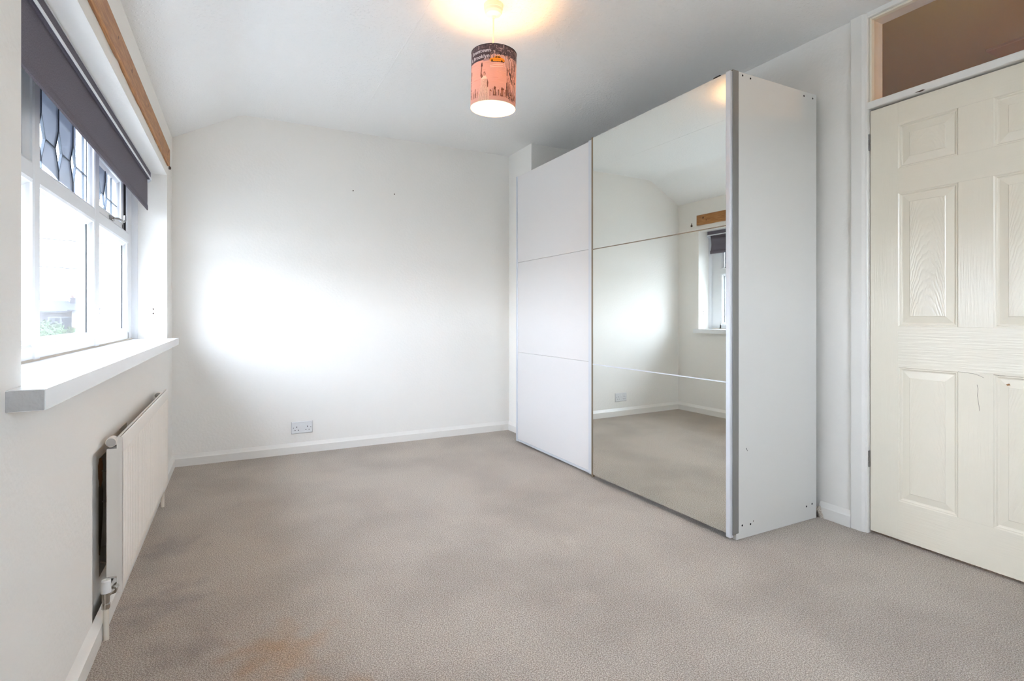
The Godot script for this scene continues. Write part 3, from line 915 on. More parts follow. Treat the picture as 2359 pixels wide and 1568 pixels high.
# ---------------------------------------------------------------- radiator
func build_radiator() -> void:
	var zn := -2.135
	var zf := -3.40
	var yb := 0.113
	var yt := 0.625
	var xf := -0.340
	var org := Vector3(-0.37, 0, -2.77)
	var r := thing("radiator", org, "white ribbed panel radiator under the window sill", "radiator")
	# front panel: pressed flutes between plain borders
	var pb := MB.new(org)
	var n := 37
	var pitch := (zn - zf - 0.03) / n
	var zs: Array[float] = [zn]
	var ds: Array[float] = [0.0]
	for k in n:
		var z := zn - 0.015 - k * pitch
		for q in [[0.0, 0.0], [0.10, 0.0], [0.16, 0.003], [0.22, 0.007], [0.5, 0.008], [0.78, 0.007], [0.84, 0.003], [0.90, 0.0]]:
			zs.append(z - q[0] * pitch)
			ds.append(q[1])
	zs.append(zf)
	ds.append(0.0)
	var ysr := [yb, yb + 0.024, yb + 0.034, yt - 0.060, yt - 0.048, yt - 0.004, yt]
	var dy := [0.0, 0.0, 1.0, 1.0, 0.0, 0.0, 0.0]
	var lip := [0.004, 0.0, 0.0, 0.0, 0.0, 0.0, 0.005]
	var cnt := zs.size() - 1
	pb.sheet(cnt, 6, func(u: float, v: float) -> Vector3:
		var i := int(round(u * cnt))
		var j := int(round(v * 6))
		return Vector3(xf - ds[i] * dy[j] - lip[j], ysr[j], zs[i]), Vector3.RIGHT)
	pb.box(Vector3(xf - 0.016, yb, zf), Vector3(xf - 0.0085, yt, zn))
	pb.box(Vector3(xf - 0.012, yb, zn - 0.001), Vector3(xf - 0.001, yt, zn), 0.0)
	part("front_panel", pb, M.radiator_paint, r)
	part("back_fins", MB.new(org).box(Vector3(-0.378, 0.16, zf + 0.03), Vector3(xf - 0.016, 0.595, zn - 0.012)), M.radiator_paint, r)
	part("side_cover", MB.new(org).box(Vector3(-0.384, 0.168, zn - 0.012), Vector3(xf - 0.008, 0.588, zn - 0.002), 0.002), M.radiator_paint, r, "flat white end cover plate")
	part("side_cover", MB.new(org).box(Vector3(-0.384, 0.168, zf + 0.002), Vector3(xf - 0.008, 0.588, zf + 0.012), 0.002), M.radiator_paint, r)
	part("seam_strip", MB.new(org).box(Vector3(-0.376, 0.589, zn - 0.02), Vector3(xf - 0.012, 0.5955, zn - 0.002), 0.001), M.steel, r)
	# blanking plugs at both top ends
	for e in [[zn, 1.0], [zf + 0.13, 1.0]]:
		var z: float = e[0]
		var pg := MB.new(org)
		pg.lathe(Vector3(-0.370, 0.611, z - 0.03), Vector3.BACK, [[0.0, 0.0], [0.015, 0.0], [0.0155, 0.004], [0.0155, 0.036], [0.0135, 0.0385], [0.0135, 0.0365]], 24)
		pg.tube([Vector3(-0.368, 0.611, z - 0.012), Vector3(-0.352, 0.612, z - 0.012)], 0.0125, 16)
		var plug := part("plug", pg, M.radiator_paint, r, "round white blanking plug")
		part("plug_face", MB.new(org).lathe(Vector3(-0.370, 0.611, z - 0.03), Vector3.BACK, [[0.0135, 0.0365], [0.0, 0.0368]], 24), M.cut_plaster, plug)
	# lockshield valve at the near foot, tail into the radiator, painted pipe down through the carpet
	var vx := -0.3735
	var vz := -2.075
	var vb := MB.new(org)
	vb.lathe(Vector3(vx, 0, vz), Vector3.UP, [[0.0095, 0.096], [0.0118, 0.099], [0.0118, 0.112], [0.0095, 0.115], [0.0095, 0.120], [0.011, 0.124], [0.0105, 0.150]], 6)
	vb.lathe(Vector3(vx, 0, vz), Vector3.UP, [[0.0098, 0.118], [0.0105, 0.13], [0.0105, 0.152]], 20)
	vb.tube([Vector3(vx, 0.136, vz), Vector3(vx + 0.006, 0.137, vz - 0.02), Vector3(vx + 0.012, 0.138, vz - 0.032)], 0.0085, 14)
	vb.lathe(Vector3(vx + 0.012, 0.138, vz - 0.03), Vector3(0.12, 0, -1), [[0.0, 0.0], [0.0125, 0.0], [0.0125, 0.010], [0.010, 0.012], [0.009, 0.04]], 8)
	var valve := part("valve", vb, M.chrome, r, "chrome lockshield valve")
	part("cap", MB.new(org).lathe(Vector3(vx, 0, vz), Vector3.UP, [[0.0, 0.148], [0.0135, 0.148], [0.0142, 0.151], [0.0128, 0.185], [0.0112, 0.188], [0.004, 0.188], [0.0035, 0.184], [0.0, 0.184]], 28), M.valve_plastic, valve, "white plastic valve cap")
	part("pipe", MB.new(org).tube([Vector3(vx, 0.098, vz), Vector3(vx + 0.0005, 0.05, vz), Vector3(vx + 0.001, -0.02, vz)], 0.0080, 16), M.pipe_paint, r, "cream painted pipe")
	# far foot pipe
	part("pipe", MB.new(org).tube([Vector3(-0.362, 0.12, zf + 0.035), Vector3(-0.362, 0.06, zf + 0.033), Vector3(-0.362, -0.02, zf + 0.033)], 0.0085, 14).tube([Vector3(-0.362, 0.115, zf + 0.035), Vector3(-0.352, 0.135, zf + 0.05)], 0.010, 14), M.pipe_paint, r)


# ---------------------------------------------------------------- roller blind
func build_blind() -> void:
	var org := Vector3(-0.50, 1.88, -2.67)
	var b := thing("roller_blind", org, "dark grey purple roller blind partly lowered over the window", "blind")
	var z0 := -3.895
	var z1 := -1.47
	part("cassette", MB.new(org).prism(poly([[-0.545, 1.900], [-0.545, 1.856], [-0.488, 1.856], [-0.480, 1.862], [-0.480, 1.900]]), Vector3.ZERO, Vector3.RIGHT, Vector3.UP, Vector3.BACK, z0, z1), M.blind_cloth, b)
	part("fascia_rail", MB.new(org).prism(poly([[-0.480, 1.853], [-0.478, 1.852], [-0.474, 1.854], [-0.474, 1.860], [-0.478, 1.862], [-0.480, 1.861]]), Vector3.ZERO, Vector3.RIGHT, Vector3.UP, Vector3.BACK, z0 - 0.002, z1), M.upvc, b, "white rail along the cassette")
	part("fascia_rail", MB.new(org).box(Vector3(-0.482, 1.899, z0 - 0.001), Vector3(-0.477, 1.903, z1), 0.001), M.upvc, b)
	part("end_bracket", MB.new(org).prism(poly([[-0.548, 1.904], [-0.548, 1.850], [-0.53, 1.836], [-0.49, 1.836], [-0.478, 1.850], [-0.478, 1.904]]), Vector3.ZERO, Vector3.RIGHT, Vector3.UP, Vector3.BACK, z0 - 0.006, z0), M.upvc, b)
	var zc := z0 + 0.03
	var cl := MB.new(org)
	var curve := func(s: float, f: float) -> Vector3:
		return Vector3(-0.494 + 0.003 * sin(PI * f), lerpf(1.860, 1.664, f), lerpf(zc, z1, s) + 0.012 * pow(1.0 - s, 8.0) * sin(PI * f) * sin(PI * f))
	cl.sheet(60, 12, curve, Vector3.RIGHT)
	cl.sheet(60, 12, func(s: float, f: float) -> Vector3: return curve.call(s, f) - Vector3(0.0012, 0, 0), Vector3.LEFT)
	var fab := part("fabric", cl, M.blind_cloth, b)
	part("hem", MB.new(org).prism(poly([[-0.4975, 1.698], [-0.4925, 1.698], [-0.4905, 1.686], [-0.4905, 1.668], [-0.494, 1.662], [-0.4975, 1.668]]), Vector3.ZERO, Vector3.RIGHT, Vector3.UP, Vector3.BACK, zc - 0.004, z1), M.blind_cloth, fab, "stiffened bottom hem")


# ---------------------------------------------------------------- pendant lamp
func build_lamp() -> void:
	var at := Vector3(1.040, CEIL, -2.192)
	var p := thing("pendant_lamp", at, "hanging lamp with a city print drum shade, lit warm", "lamp")
	part("ceiling_rose", MB.new(at).lathe(at, Vector3.DOWN, [[0.0, -0.004], [0.0435, -0.004], [0.0445, 0.004], [0.0430, 0.019], [0.0415, 0.021], [0.0400, 0.033], [0.034, 0.043], [0.012, 0.052], [0.008, 0.060], [0.0, 0.060]], 40), M.rose_plastic, p)
	part("cord", MB.new(at).tube([at + Vector3(0, -0.055, 0), at + Vector3(-0.001, -0.12, 0), at + Vector3(-0.002, -0.20, 0), at + Vector3(-0.002, -0.253, 0)], 0.0038, 12), M.rose_plastic, p)
	# shade, hanging a touch out of true
	var ctr := at + Vector3(0.0, -0.352, 0)
	var tilt := Basis(Vector3(cos(deg_to_rad(27.4)), 0, sin(deg_to_rad(27.4))), deg_to_rad(0.5)) * Basis(Vector3(sin(deg_to_rad(27.4)), 0, -cos(deg_to_rad(27.4))), deg_to_rad(1.2))
	var R := 0.1035
	var hh := 0.124
	var sm := mat("shade_print", Color.WHITE, 0.7)
	sm.albedo_texture = shade_print()
	sm.backlight_enabled = true
	sm.backlight = Color(0.30, 0.29, 0.26)
	sm.cull_mode = BaseMaterial3D.CULL_DISABLED
	var view := atan2(-at.z, -at.x)          # the side of the drum that faces the room's near corner
	var sb := MB.new(at)
	var rim := func(fu: float, fv: float) -> Vector3:
		var a := view + PI - TAU * fu
		return ctr + tilt * Vector3(R * cos(a), hh - 2.0 * hh * fv, R * sin(a))
	var nrm := func(fu: float) -> Vector3:
		var a := view + PI - TAU * fu
		return tilt * Vector3(cos(a), 0, sin(a))
	for k in 72:
		var f0 := k / 72.0
		var f1 := (k + 1) / 72.0
		var A := [rim.call(f0, 0.0), nrm.call(f0), Vector2(f0, 0)]
		var B := [rim.call(f1, 0.0), nrm.call(f1), Vector2(f1, 0)]
		var C := [rim.call(f1, 1.0), nrm.call(f1), Vector2(f1, 1)]
		var D := [rim.call(f0, 1.0), nrm.call(f0), Vector2(f0, 1)]
		sb.smooth_tri(A, B, C)
		sb.smooth_tri(A, C, D)
	var shade := part("lamp_shade", sb, sm, p, "drum shade printed with a city collage")
	var lm := mat("shade_lining", c8(245, 240, 232), 0.8)
	lm.backlight_enabled = true
	lm.backlight = Color(0.9, 0.86, 0.8)
	var lb := MB.new(at)
	var Ri := R - 0.0015
	for k in 72:
		var q := []
		for e in [[k, 0.0], [k + 1, 0.0], [k + 1, 1.0], [k, 1.0]]:
			var a: float = view + PI - TAU * e[0] / 72.0
			q.append([ctr + tilt * Vector3(Ri * cos(a), (hh - 0.0005) * (1.0 - 2.0 * e[1]), Ri * sin(a)), tilt * Vector3(-cos(a), 0, -sin(a)), Vector2.ZERO])
		lb.smooth_tri(q[0], q[1], q[2])
		lb.smooth_tri(q[0], q[2], q[3])
	part("lining", lb, lm, shade, "plain white lining of the shade")
	for e in [[0.0, M.gasket], [1.0, M.rose_plastic]]:
		var ring := []
		for k in 65:
			ring.append(rim.call(k / 64.0, e[0]))
		part("shade_rim", MB.new(at).tube(ring, 0.0013, 6, false), e[1], shade)
	# printed words, bent to the drum
	lettering(shade, at, ctr, tilt, R, hh, view, "Downtown", 0.045, 0.115, 0.0205, Color8(236, 226, 228))
	lettering(shade, at, ctr, tilt, R, hh, view, "& Brooklyn", 0.030, 0.215, 0.0205, Color8(236, 226, 228))
	lettering(shade, at, ctr, tilt, R, hh, view, "THE", 0.835, 0.925, 0.021, Color8(78, 40, 28))
	# spider ring, holder and bulb
	var sp := MB.new(at)
	for k in 3:
		var a := TAU * k / 3.0 + 0.4
		sp.tube([ctr + tilt * Vector3(0.016 * cos(a), hh - 0.022, 0.02 * sin(a)), ctr + tilt * Vector3((R - 0.001) * cos(a), hh - 0.002, (R - 0.001) * sin(a))], 0.0016, 6)
	part("shade_carrier", sp, M.steel, p)
	part("lamp_holder", MB.new(at).lathe(at + Vector3(-0.002, -0.250, 0), Vector3.DOWN, [[0.0, 0.0], [0.008, 0.0], [0.013, 0.012], [0.016, 0.018], [0.016, 0.066], [0.0, 0.066]], 20), M.rose_plastic, p)
	var bm := mat("lamp_bulb", c8(255, 226, 180), 0.4)
	bm.emission_enabled = true
	bm.emission = c8(255, 214, 150)
	bm.emission_energy_multiplier = 5.0
	var bc := at + Vector3(-0.002, -0.362, 0)
	part("bulb", sphere(bc, 0.048, at), bm, p, "glowing warm bulb")
	var l := OmniLight3D.new()
	l.name = "lamp_source"
	l.position = bc - at
	l.light_color = c8(255, 196, 126)
	l.light_energy = 0.14
	l.light_size = 0.047
	l.omni_range = 10.0
	l.omni_attenuation = 2.0
	l.shadow_enabled = true
	p.add_child(l)


func lettering(parent: Node, org: Vector3, ctr: Vector3, tilt: Basis, R: float, hh: float, view: float, words: String, across: float, down: float, size: float, c: Color) -> void:
	var font := SystemFont.new()
	font.font_names = PackedStringArray(["Droid Sans"])
	font.font_weight = 700
	var tm := TextMesh.new()
	tm.text = words
	tm.font = font
	tm.font_size = 32
	tm.pixel_size = size / 32.0
	tm.depth = 0.0
	tm.curve_step = 2.0
	tm.horizontal_alignment = HORIZONTAL_ALIGNMENT_LEFT
	var arr := tm.get_mesh_arrays()
	var v: PackedVector3Array = arr[Mesh.ARRAY_VERTEX]
	var idx: PackedInt32Array = arr[Mesh.ARRAY_INDEX]
	var lo := 1e9
	for p in v:
		lo = minf(lo, p.x)
	var start := asin(clampf(2.0 * across - 1.0, -1.0, 1.0))       # angle from the near side of the drum, to the right
	var mb := MB.new(org)
	for i in range(0, idx.size(), 3):
		var q: Array[Vector3] = []
		var n := Vector3.ZERO
		for k in 3:
			var p := v[idx[i + k]]
			var a := view - (start + (p.x - lo) / R)
			n = tilt * Vector3(cos(a), 0, sin(a))
			q.append(ctr + tilt * Vector3((R + 0.0004) * cos(a), hh - 2.0 * hh * down + p.y, (R + 0.0004) * sin(a)))
		mb.tri(q[0], q[1], q[2], n)
	var m := mat("print_" + words.to_lower().replace(" ", "").replace("&", "and"), c, 0.7)
	m.backlight_enabled = true
	m.backlight = Color(0.16, 0.13, 0.11)
	part("lettering", mb, m, parent)


func fill_poly(im: Image, pts: Array, c: Color) -> void:
	var p := poly(pts)
	var lo := p[0]
	var hi := p[0]
	for q in p:
		lo = lo.min(q)
		hi = hi.max(q)
	for y in range(maxi(0, int(lo.y)), mini(im.get_height(), int(hi.y) + 1)):
		for x in range(maxi(0, int(lo.x)), mini(im.get_width(), int(hi.x) + 1)):
			if Geometry2D.is_point_in_polygon(Vector2(x + 0.5, y + 0.5), p):
				im.set_pixel(x, y, c)


func shade_print() -> ImageTexture:
	var W := 1024
	var H := 384
	var im := Image.create(W, H, false, Image.FORMAT_RGB8)
	var r := RandomNumberGenerator.new()
	r.seed = 99
	im.fill(c8(222, 176, 164))
	var px := func(f: float) -> int: return int(W * (0.5 + asin(clampf(2.0 * f - 1.0, -1.0, 1.0)) / TAU))
	# washes of ink across the ground colour
	for k in 260:
		var y := r.randi_range(110, 372)
		im.fill_rect(Rect2i(r.randi_range(0, W), y, r.randi_range(10, 70), r.randi_range(1, 3)), [c8(214, 162, 150), c8(230, 188, 174), c8(218, 170, 150)][r.randi_range(0, 2)])
	# street and building photographs along the top
	im.fill_rect(Rect2i(0, 0, W, 70), c8(92, 76, 82))
	for k in 420:
		var c: Color = [c8(56, 44, 50), c8(112, 94, 100), c8(160, 134, 138), c8(70, 57, 64), c8(198, 172, 172), c8(128, 106, 110)][r.randi_range(0, 5)]
		var x := r.randi_range(0, W)
		var y := r.randi_range(0, 78)
		if r.randf() < 0.5:
			im.fill_rect(Rect2i(x, y, r.randi_range(3, 9), r.randi_range(5, 24)), c)
		else:
			var dx := r.randf_range(10, 34)
			var dy := r.randf_range(-12, 12)
			fill_poly(im, [[x, y], [x + dx, y + dy], [x + dx, y + dy + 3], [x, y + 4]], c)
	# dark plate behind the words, running down into grey blocks at the left flank
	im.fill_rect(Rect2i(px.call(0.0), 30, px.call(0.43) - px.call(0.0), 78), c8(84, 68, 74))
	for k in 90:
		var x: int = px.call(0.0) - 20 + r.randi_range(0, 70)
		im.fill_rect(Rect2i(x, r.randi_range(104, 200) + (120 if r.randf() < 0.4 else 0), r.randi_range(3, 12), r.randi_range(8, 44)), [c8(96, 72, 72), c8(150, 112, 106), c8(70, 52, 54), c8(198, 158, 150)][r.randi_range(0, 3)])
	# towers at the right flank
	for k in 170:
		var x: int = px.call(0.78) + r.randi_range(0, 110)
		im.fill_rect(Rect2i(x, r.randi_range(50, 320), r.randi_range(2, 9), r.randi_range(10, 60)), [c8(160, 118, 108), c8(112, 80, 76), c8(212, 170, 158), c8(78, 56, 56), c8(186, 140, 128)][r.randi_range(0, 4)])
	for k in 160:
		im.fill_rect(Rect2i(r.randi_range(800, 1220) % W, r.randi_range(60, 370), r.randi_range(4, 18), r.randi_range(10, 70)), [c8(156, 116, 106), c8(112, 80, 76), c8(212, 170, 158)][r.randi_range(0, 2)])
	for k in 5:
		var x: int = px.call(0.72) + k * 13
		fill_poly(im, [[x, 78 + 4 * k], [x + 9, 80 + 4 * k], [x + 7, 150 + 8 * (k % 3)], [x + 1, 146 + 8 * (k % 2)]], c8(226, 194, 188))
		fill_poly(im, [[x + 9, 84 + 4 * k], [x + 12, 86 + 4 * k], [x + 10, 150], [x + 8, 150]], c8(136, 100, 98))
	# road marks, a grey car, the yellow cab with its shadow
	for k in [[148, 132], [158, 146]]:
		fill_poly(im, [[px.call(0.42), k[0]], [px.call(0.70), k[1]], [px.call(0.70), k[1] + 3], [px.call(0.43), k[0] + 4]], c8(240, 214, 206))
	fill_poly(im, [[px.call(0.28), 108], [px.call(0.30), 98], [px.call(0.34), 92], [px.call(0.39), 94], [px.call(0.41), 104], [px.call(0.41), 113], [px.call(0.28), 116]], c8(176, 146, 148))
	fill_poly(im, [[px.call(0.31), 99], [px.call(0.34), 95], [px.call(0.38), 97], [px.call(0.385), 102]], c8(84, 66, 70))
	fill_poly(im, [[px.call(0.43), 116], [px.call(0.74), 112], [px.call(0.72), 122], [px.call(0.46), 125]], c8(92, 58, 50))
	fill_poly(im, [[px.call(0.41), 113], [px.call(0.415), 104], [px.call(0.46), 99], [px.call(0.505), 97], [px.call(0.535), 85], [px.call(0.565), 82], [px.call(0.63), 82], [px.call(0.665), 93], [px.call(0.72), 96], [px.call(0.735), 104], [px.call(0.735), 114], [px.call(0.70), 117], [px.call(0.44), 120]], c8(242, 158, 30))
	fill_poly(im, [[px.call(0.525), 96], [px.call(0.545), 87], [px.call(0.575), 86], [px.call(0.575), 96]], c8(84, 50, 28))
	fill_poly(im, [[px.call(0.585), 96], [px.call(0.585), 86], [px.call(0.625), 86], [px.call(0.65), 94]], c8(84, 50, 28))
	im.fill_rect(Rect2i(px.call(0.42), 106, px.call(0.73) - px.call(0.42), 2), c8(180, 104, 20))
	im.fill_rect(Rect2i(px.call(0.58), 79, 8, 4), c8(250, 220, 150))
	for f in [0.465, 0.675]:
		var wx: int = px.call(f)
		fill_poly(im, [[wx - 6, 114], [wx - 3, 109], [wx + 3, 109], [wx + 6, 114], [wx + 4, 121], [wx - 4, 121]], c8(50, 34, 32))
	# robed stone figure lifting a lamp, with drapery folds; plain and without any crown
	var sxp: int = px.call(0.29)
	fill_poly(im, [[sxp - 44, 384], [sxp - 34, 330], [sxp - 22, 270], [sxp - 17, 226], [sxp - 4, 214], [sxp + 14, 216], [sxp + 27, 236], [sxp + 34, 290], [sxp + 42, 384]], c8(246, 218, 200))
	fill_poly(im, [[sxp - 17, 230], [sxp - 26, 214], [sxp - 25, 196], [sxp - 19, 150], [sxp - 12, 150], [sxp - 16, 196], [sxp - 8, 212], [sxp - 4, 220]], c8(136, 96, 84))
	fill_poly(im, [[sxp - 22, 150], [sxp - 20, 132], [sxp - 15, 120], [sxp - 10, 132], [sxp - 9, 150]], c8(84, 56, 52))
	fill_poly(im, [[sxp - 2, 216], [sxp - 3, 198], [sxp + 3, 188], [sxp + 11, 190], [sxp + 14, 202], [sxp + 10, 217]], c8(206, 158, 138))
	fill_poly(im, [[sxp - 3, 200], [sxp + 1, 189], [sxp + 10, 188], [sxp + 16, 204], [sxp + 13, 214], [sxp + 10, 197], [sxp + 3, 194]], c8(150, 108, 94))
	fill_poly(im, [[sxp + 26, 236], [sxp + 36, 262], [sxp + 34, 300], [sxp + 28, 290]], c8(122, 82, 70))
	for k in 11:
		var x0 := sxp - 14 + k * 3.6
		fill_poly(im, [[x0, 236 + 3 * (k % 3)], [x0 + 1.6, 236], [sxp - 38 + k * 7.6, 382], [sxp - 41 + k * 7.6, 382]], [c8(184, 138, 118), c8(140, 98, 84)][k % 2])
	# sketched skyline along the bottom: thin strokes, peaked roofs, window lines
	for k in 64:
		var x: int = px.call(0.04) + k * 8 + r.randi_range(-3, 3)
		if absi(x - sxp) < 42:
			continue
		var t := r.randi_range(14, 62)
		var c: Color = [c8(110, 64, 48), c8(160, 104, 78), c8(198, 140, 110), c8(132, 80, 60)][r.randi_range(0, 3)]
		im.fill_rect(Rect2i(x, 356 - t, 2, t), c)
		if r.randf() < 0.5:
			fill_poly(im, [[x, 356 - t], [x + 4, 350 - t], [x + 8, 356 - t], [x + 8, 362 - t], [x, 362 - t]], c)
		if r.randf() < 0.35:
			im.fill_rect(Rect2i(x + 2, 356 - t + 6, 7, t - 12), c.lightened(0.25))
			for q in range(356 - t + 8, 350, 6):
				im.fill_rect(Rect2i(x + 3, q, 4, 2), c.darkened(0.3))
	for k in [0.50, 0.66]:
		fill_poly(im, [[px.call(k), 352], [px.call(k) + 4, 300], [px.call(k) + 10, 288], [px.call(k) + 17, 300], [px.call(k) + 21, 352]], c8(120, 72, 54))
		im.fill_rect(Rect2i(px.call(k) + 7, 312, 7, 34), c8(214, 160, 132))
	return ImageTexture.create_from_image(im)


# ---------------------------------------------------------------- small things
func build_small_things() -> void:
	# pine batten over the window, waney lower edge
	var org := Vector3(-0.393, 2.01, -2.6)
	var bt := thing("curtain_batten", org, "bare pine batten fixed along the wall above the window", "batten")
	var bb := MB.new(org)
	var wn := FastNoiseLite.new()
	wn.seed = 8
	wn.frequency = 5.0
	var steps := 110
	var pa := []
	for i in steps + 1:
		var z := lerpf(-3.955, -1.15, float(i) / steps)
		var wob := 0.0035 * wn.get_noise_1d(z) + (0.007 * exp(-pow((z + 2.42) / 0.035, 2.0)))
		var yb := 1.963 + wob
		pa.append([Vector3(-0.400, yb + 0.001, z), Vector3(-0.390 + 0.3 * wob, yb, z), Vector3(-0.386, yb + 0.005, z), Vector3(-0.386, 2.066, z), Vector3(-0.389, 2.070, z), Vector3(-0.400, 2.070, z)])
	var hint := [Vector3.DOWN, Vector3(1, -1, 0), Vector3.RIGHT, Vector3(1, 1, 0), Vector3.UP, Vector3.LEFT]
	for i in steps:
		for k in 6:
			bb.quad(pa[i][k], pa[i][(k + 1) % 6], pa[i + 1][(k + 1) % 6], pa[i + 1][k], hint[k])
	for e in [[0, Vector3.FORWARD], [steps, Vector3.BACK]]:
		for k in range(1, 5):
			bb.tri(pa[e[0]][0], pa[e[0]][k], pa[e[0]][k + 1], e[1])
	part("board", bb, M.pine, bt)
	for k in [[-3.87, 2.035, 0.011], [-3.83, 2.005, 0.006], [-2.62, 2.02, 0.009], [-3.05, 2.03, 0.008], [-3.45, 2.015, 0.009], [-2.35, 2.03, 0.006]]:
		part("knot", MB.new(org).lathe(Vector3(-0.3865, k[1], k[0]), Vector3.RIGHT, [[k[2], -0.003], [k[2], 0.0006], [0.0, 0.0008]], 14), M.knot, bt)
	# keyhole hook beside the batten's far end
	var hp := Vector3(-0.399, 1.972, -4.03)
	solo("wall_hook", hp, MB.new(hp).lathe(hp, Vector3.RIGHT, [[0.010, -0.002], [0.010, 0.008], [0.006, 0.011], [0.0, 0.012]], 16).box(hp + Vector3(0, 0.006, -0.004), hp + Vector3(0.005, 0.028, 0.004), 0.001), M.hole_brown, "small dark keyhole hook on the wall below the far end of the batten", "hook")
	# nails left in the far wall
	for k in [[0.790, 1.991, "left hand"], [1.114, 1.998, "right hand"]]:
		var q := Vector3(k[0], k[1], WALL_B)
		solo("wall_nail", q, MB.new(q).tube([q + Vector3(0, 0, -0.01), q + Vector3(0, 0.001, 0.012)], 0.0016, 8).lathe(q + Vector3(0, 0.001, 0.011), Vector3.BACK, [[0.0, 0.0], [0.0042, 0.0], [0.0042, 0.0012], [0.0, 0.0018]], 12), M.hole_brown, "%s of two dark nails left in the upper far wall" % k[2], "nail", "nails in the far wall")
	# twin socket on the far wall
	var sc := Vector3(0.4195, 0.189, WALL_B)
	var s := thing("wall_socket", sc, "white double power socket low on the far wall", "socket")
	part("plate", MB.new(sc).box(sc + Vector3(-0.0735, -0.0435, 0), sc + Vector3(0.0735, 0.0435, 0.010), 0.004), M.socket_white, s)
	part("back_edge", MB.new(sc).box(sc + Vector3(-0.0745, -0.0450, -0.002), sc + Vector3(0.0745, 0.0425, 0.0035), 0.001), M.end_grain_paint, s)
	for dx in [-0.0105, 0.0105]:
		part("switch", MB.new(sc).prism(poly([[0.009, 0.013], [0.0135, 0.013], [0.0115, 0.034], [0.009, 0.034]]), sc + Vector3(dx - 0.0085, 0, 0), Vector3.BACK, Vector3.UP, Vector3.RIGHT, 0.0, 0.017), M.socket_white, s)
	for dx in [-0.0375, 0.0375]:
		part("pin_hole", MB.new(sc).box(sc + Vector3(dx - 0.0022, 0.000, 0.004), sc + Vector3(dx + 0.0022, 0.0095, 0.0103)), M.hole_shade_and_scratch, s)  # solid dark block, the shade of the hole put into its colour
		for e in [-0.011, 0.011]:
			part("pin_hole", MB.new(sc).box(sc + Vector3(dx + e - 0.0033, -0.0205, 0.004), sc + Vector3(dx + e + 0.0033, -0.016, 0.0103)), M.hole_shade_and_scratch, s)
	part("screw", MB.new(sc).lathe(sc + Vector3(-0.060, 0.0, 0.0095), Vector3.BACK, [[0.003, 0.0], [0.003, 0.0008], [0.0, 0.001]], 12), M.steel, s)
	part("screw", MB.new(sc).lathe(sc + Vector3(0.060, 0.0, 0.0095), Vector3.BACK, [[0.003, 0.0], [0.003, 0.0008], [0.0, 0.001]], 12), M.steel, s)


# ---------------------------------------------------------------- outside
func build_outside() -> void:
	var gr := MB.new()
	gr.sheet(12, 12, func(u: float, v: float) -> Vector3:
		var x := lerpf(-120.0, -0.8, u)
		return Vector3(x, -2.9, lerpf(-130.0, 60.0, v)), Vector3.UP)
	shell("floor", gr, M.bounce_ground, "ground outside below the window, made pale to bounce light indoors", "ground").name = "ground_outside"
	# hipped house straight out, seen small through the middle bay
	house(Vector3(-14.5, -2.9, -60.0), deg_to_rad(13.0))
	# brick house to the side, seen only in the mirror
	var ho := Vector3(-16.0, -2.9, -13.5)
	var b := thing("house", ho, "red brick house close by, glimpsed through the window in the mirror", "house")
	part("wall", MB.new(ho).box(ho + Vector3(-4, 0, -5), ho + Vector3(0, 4.2, 5)), M.brick, b)
	part("roof", MB.new(ho).prism(poly([[-4.4, 4.2], [0.4, 4.2], [-2.0, 5.6]]), ho, Vector3.RIGHT, Vector3.UP, Vector3.BACK, -5.3, 5.3), M.slate, b)
	part("window", MB.new(ho).box(ho + Vector3(-0.05, 3.2, -1.2), ho + Vector3(0.06, 4.1, 0.6), 0.02), M.far_window, b)
	# shrubs in front of the far house
	var spots := [[-9.3, -36.5, 3.45, 3.0, "foliage"], [-7.9, -32.5, 2.95, 2.6, "foliage_pale"], [-7.5, -28.6, 2.6, 2.2, "foliage"], [-10.2, -41.5, 3.6, 3.2, "foliage"]]
	var says := ["grey green garden bush before the hipped house", "pale yellow green bush at the lower left of the middle pane", "low green bush nearest the window beside the middle mullion", "taller dull green bush behind the other bushes"]
	for i in spots.size():
		var q: Array = spots[i]
		bush(Vector3(q[0], -2.9, q[1]), q[2], q[3], M[q[4]], says[i])
	# overhead wires
	for k in [[0.0, "upper"], [-0.9, "lower"]]:
		var path := []
		for i in 25:
			var t := i / 24.0
			path.append(Vector3(lerpf(-14.0, 2.0, t), 4.15 + k[0] - 0.8 * t - 0.25 * sin(PI * t), -22.0))
		solo("overhead_wire", path[12], MB.new(path[12]).tube(path, 0.018, 6), M.wire, "%s of two thin overhead wires crossing the sky outside" % k[1], "wire", "overhead wires")


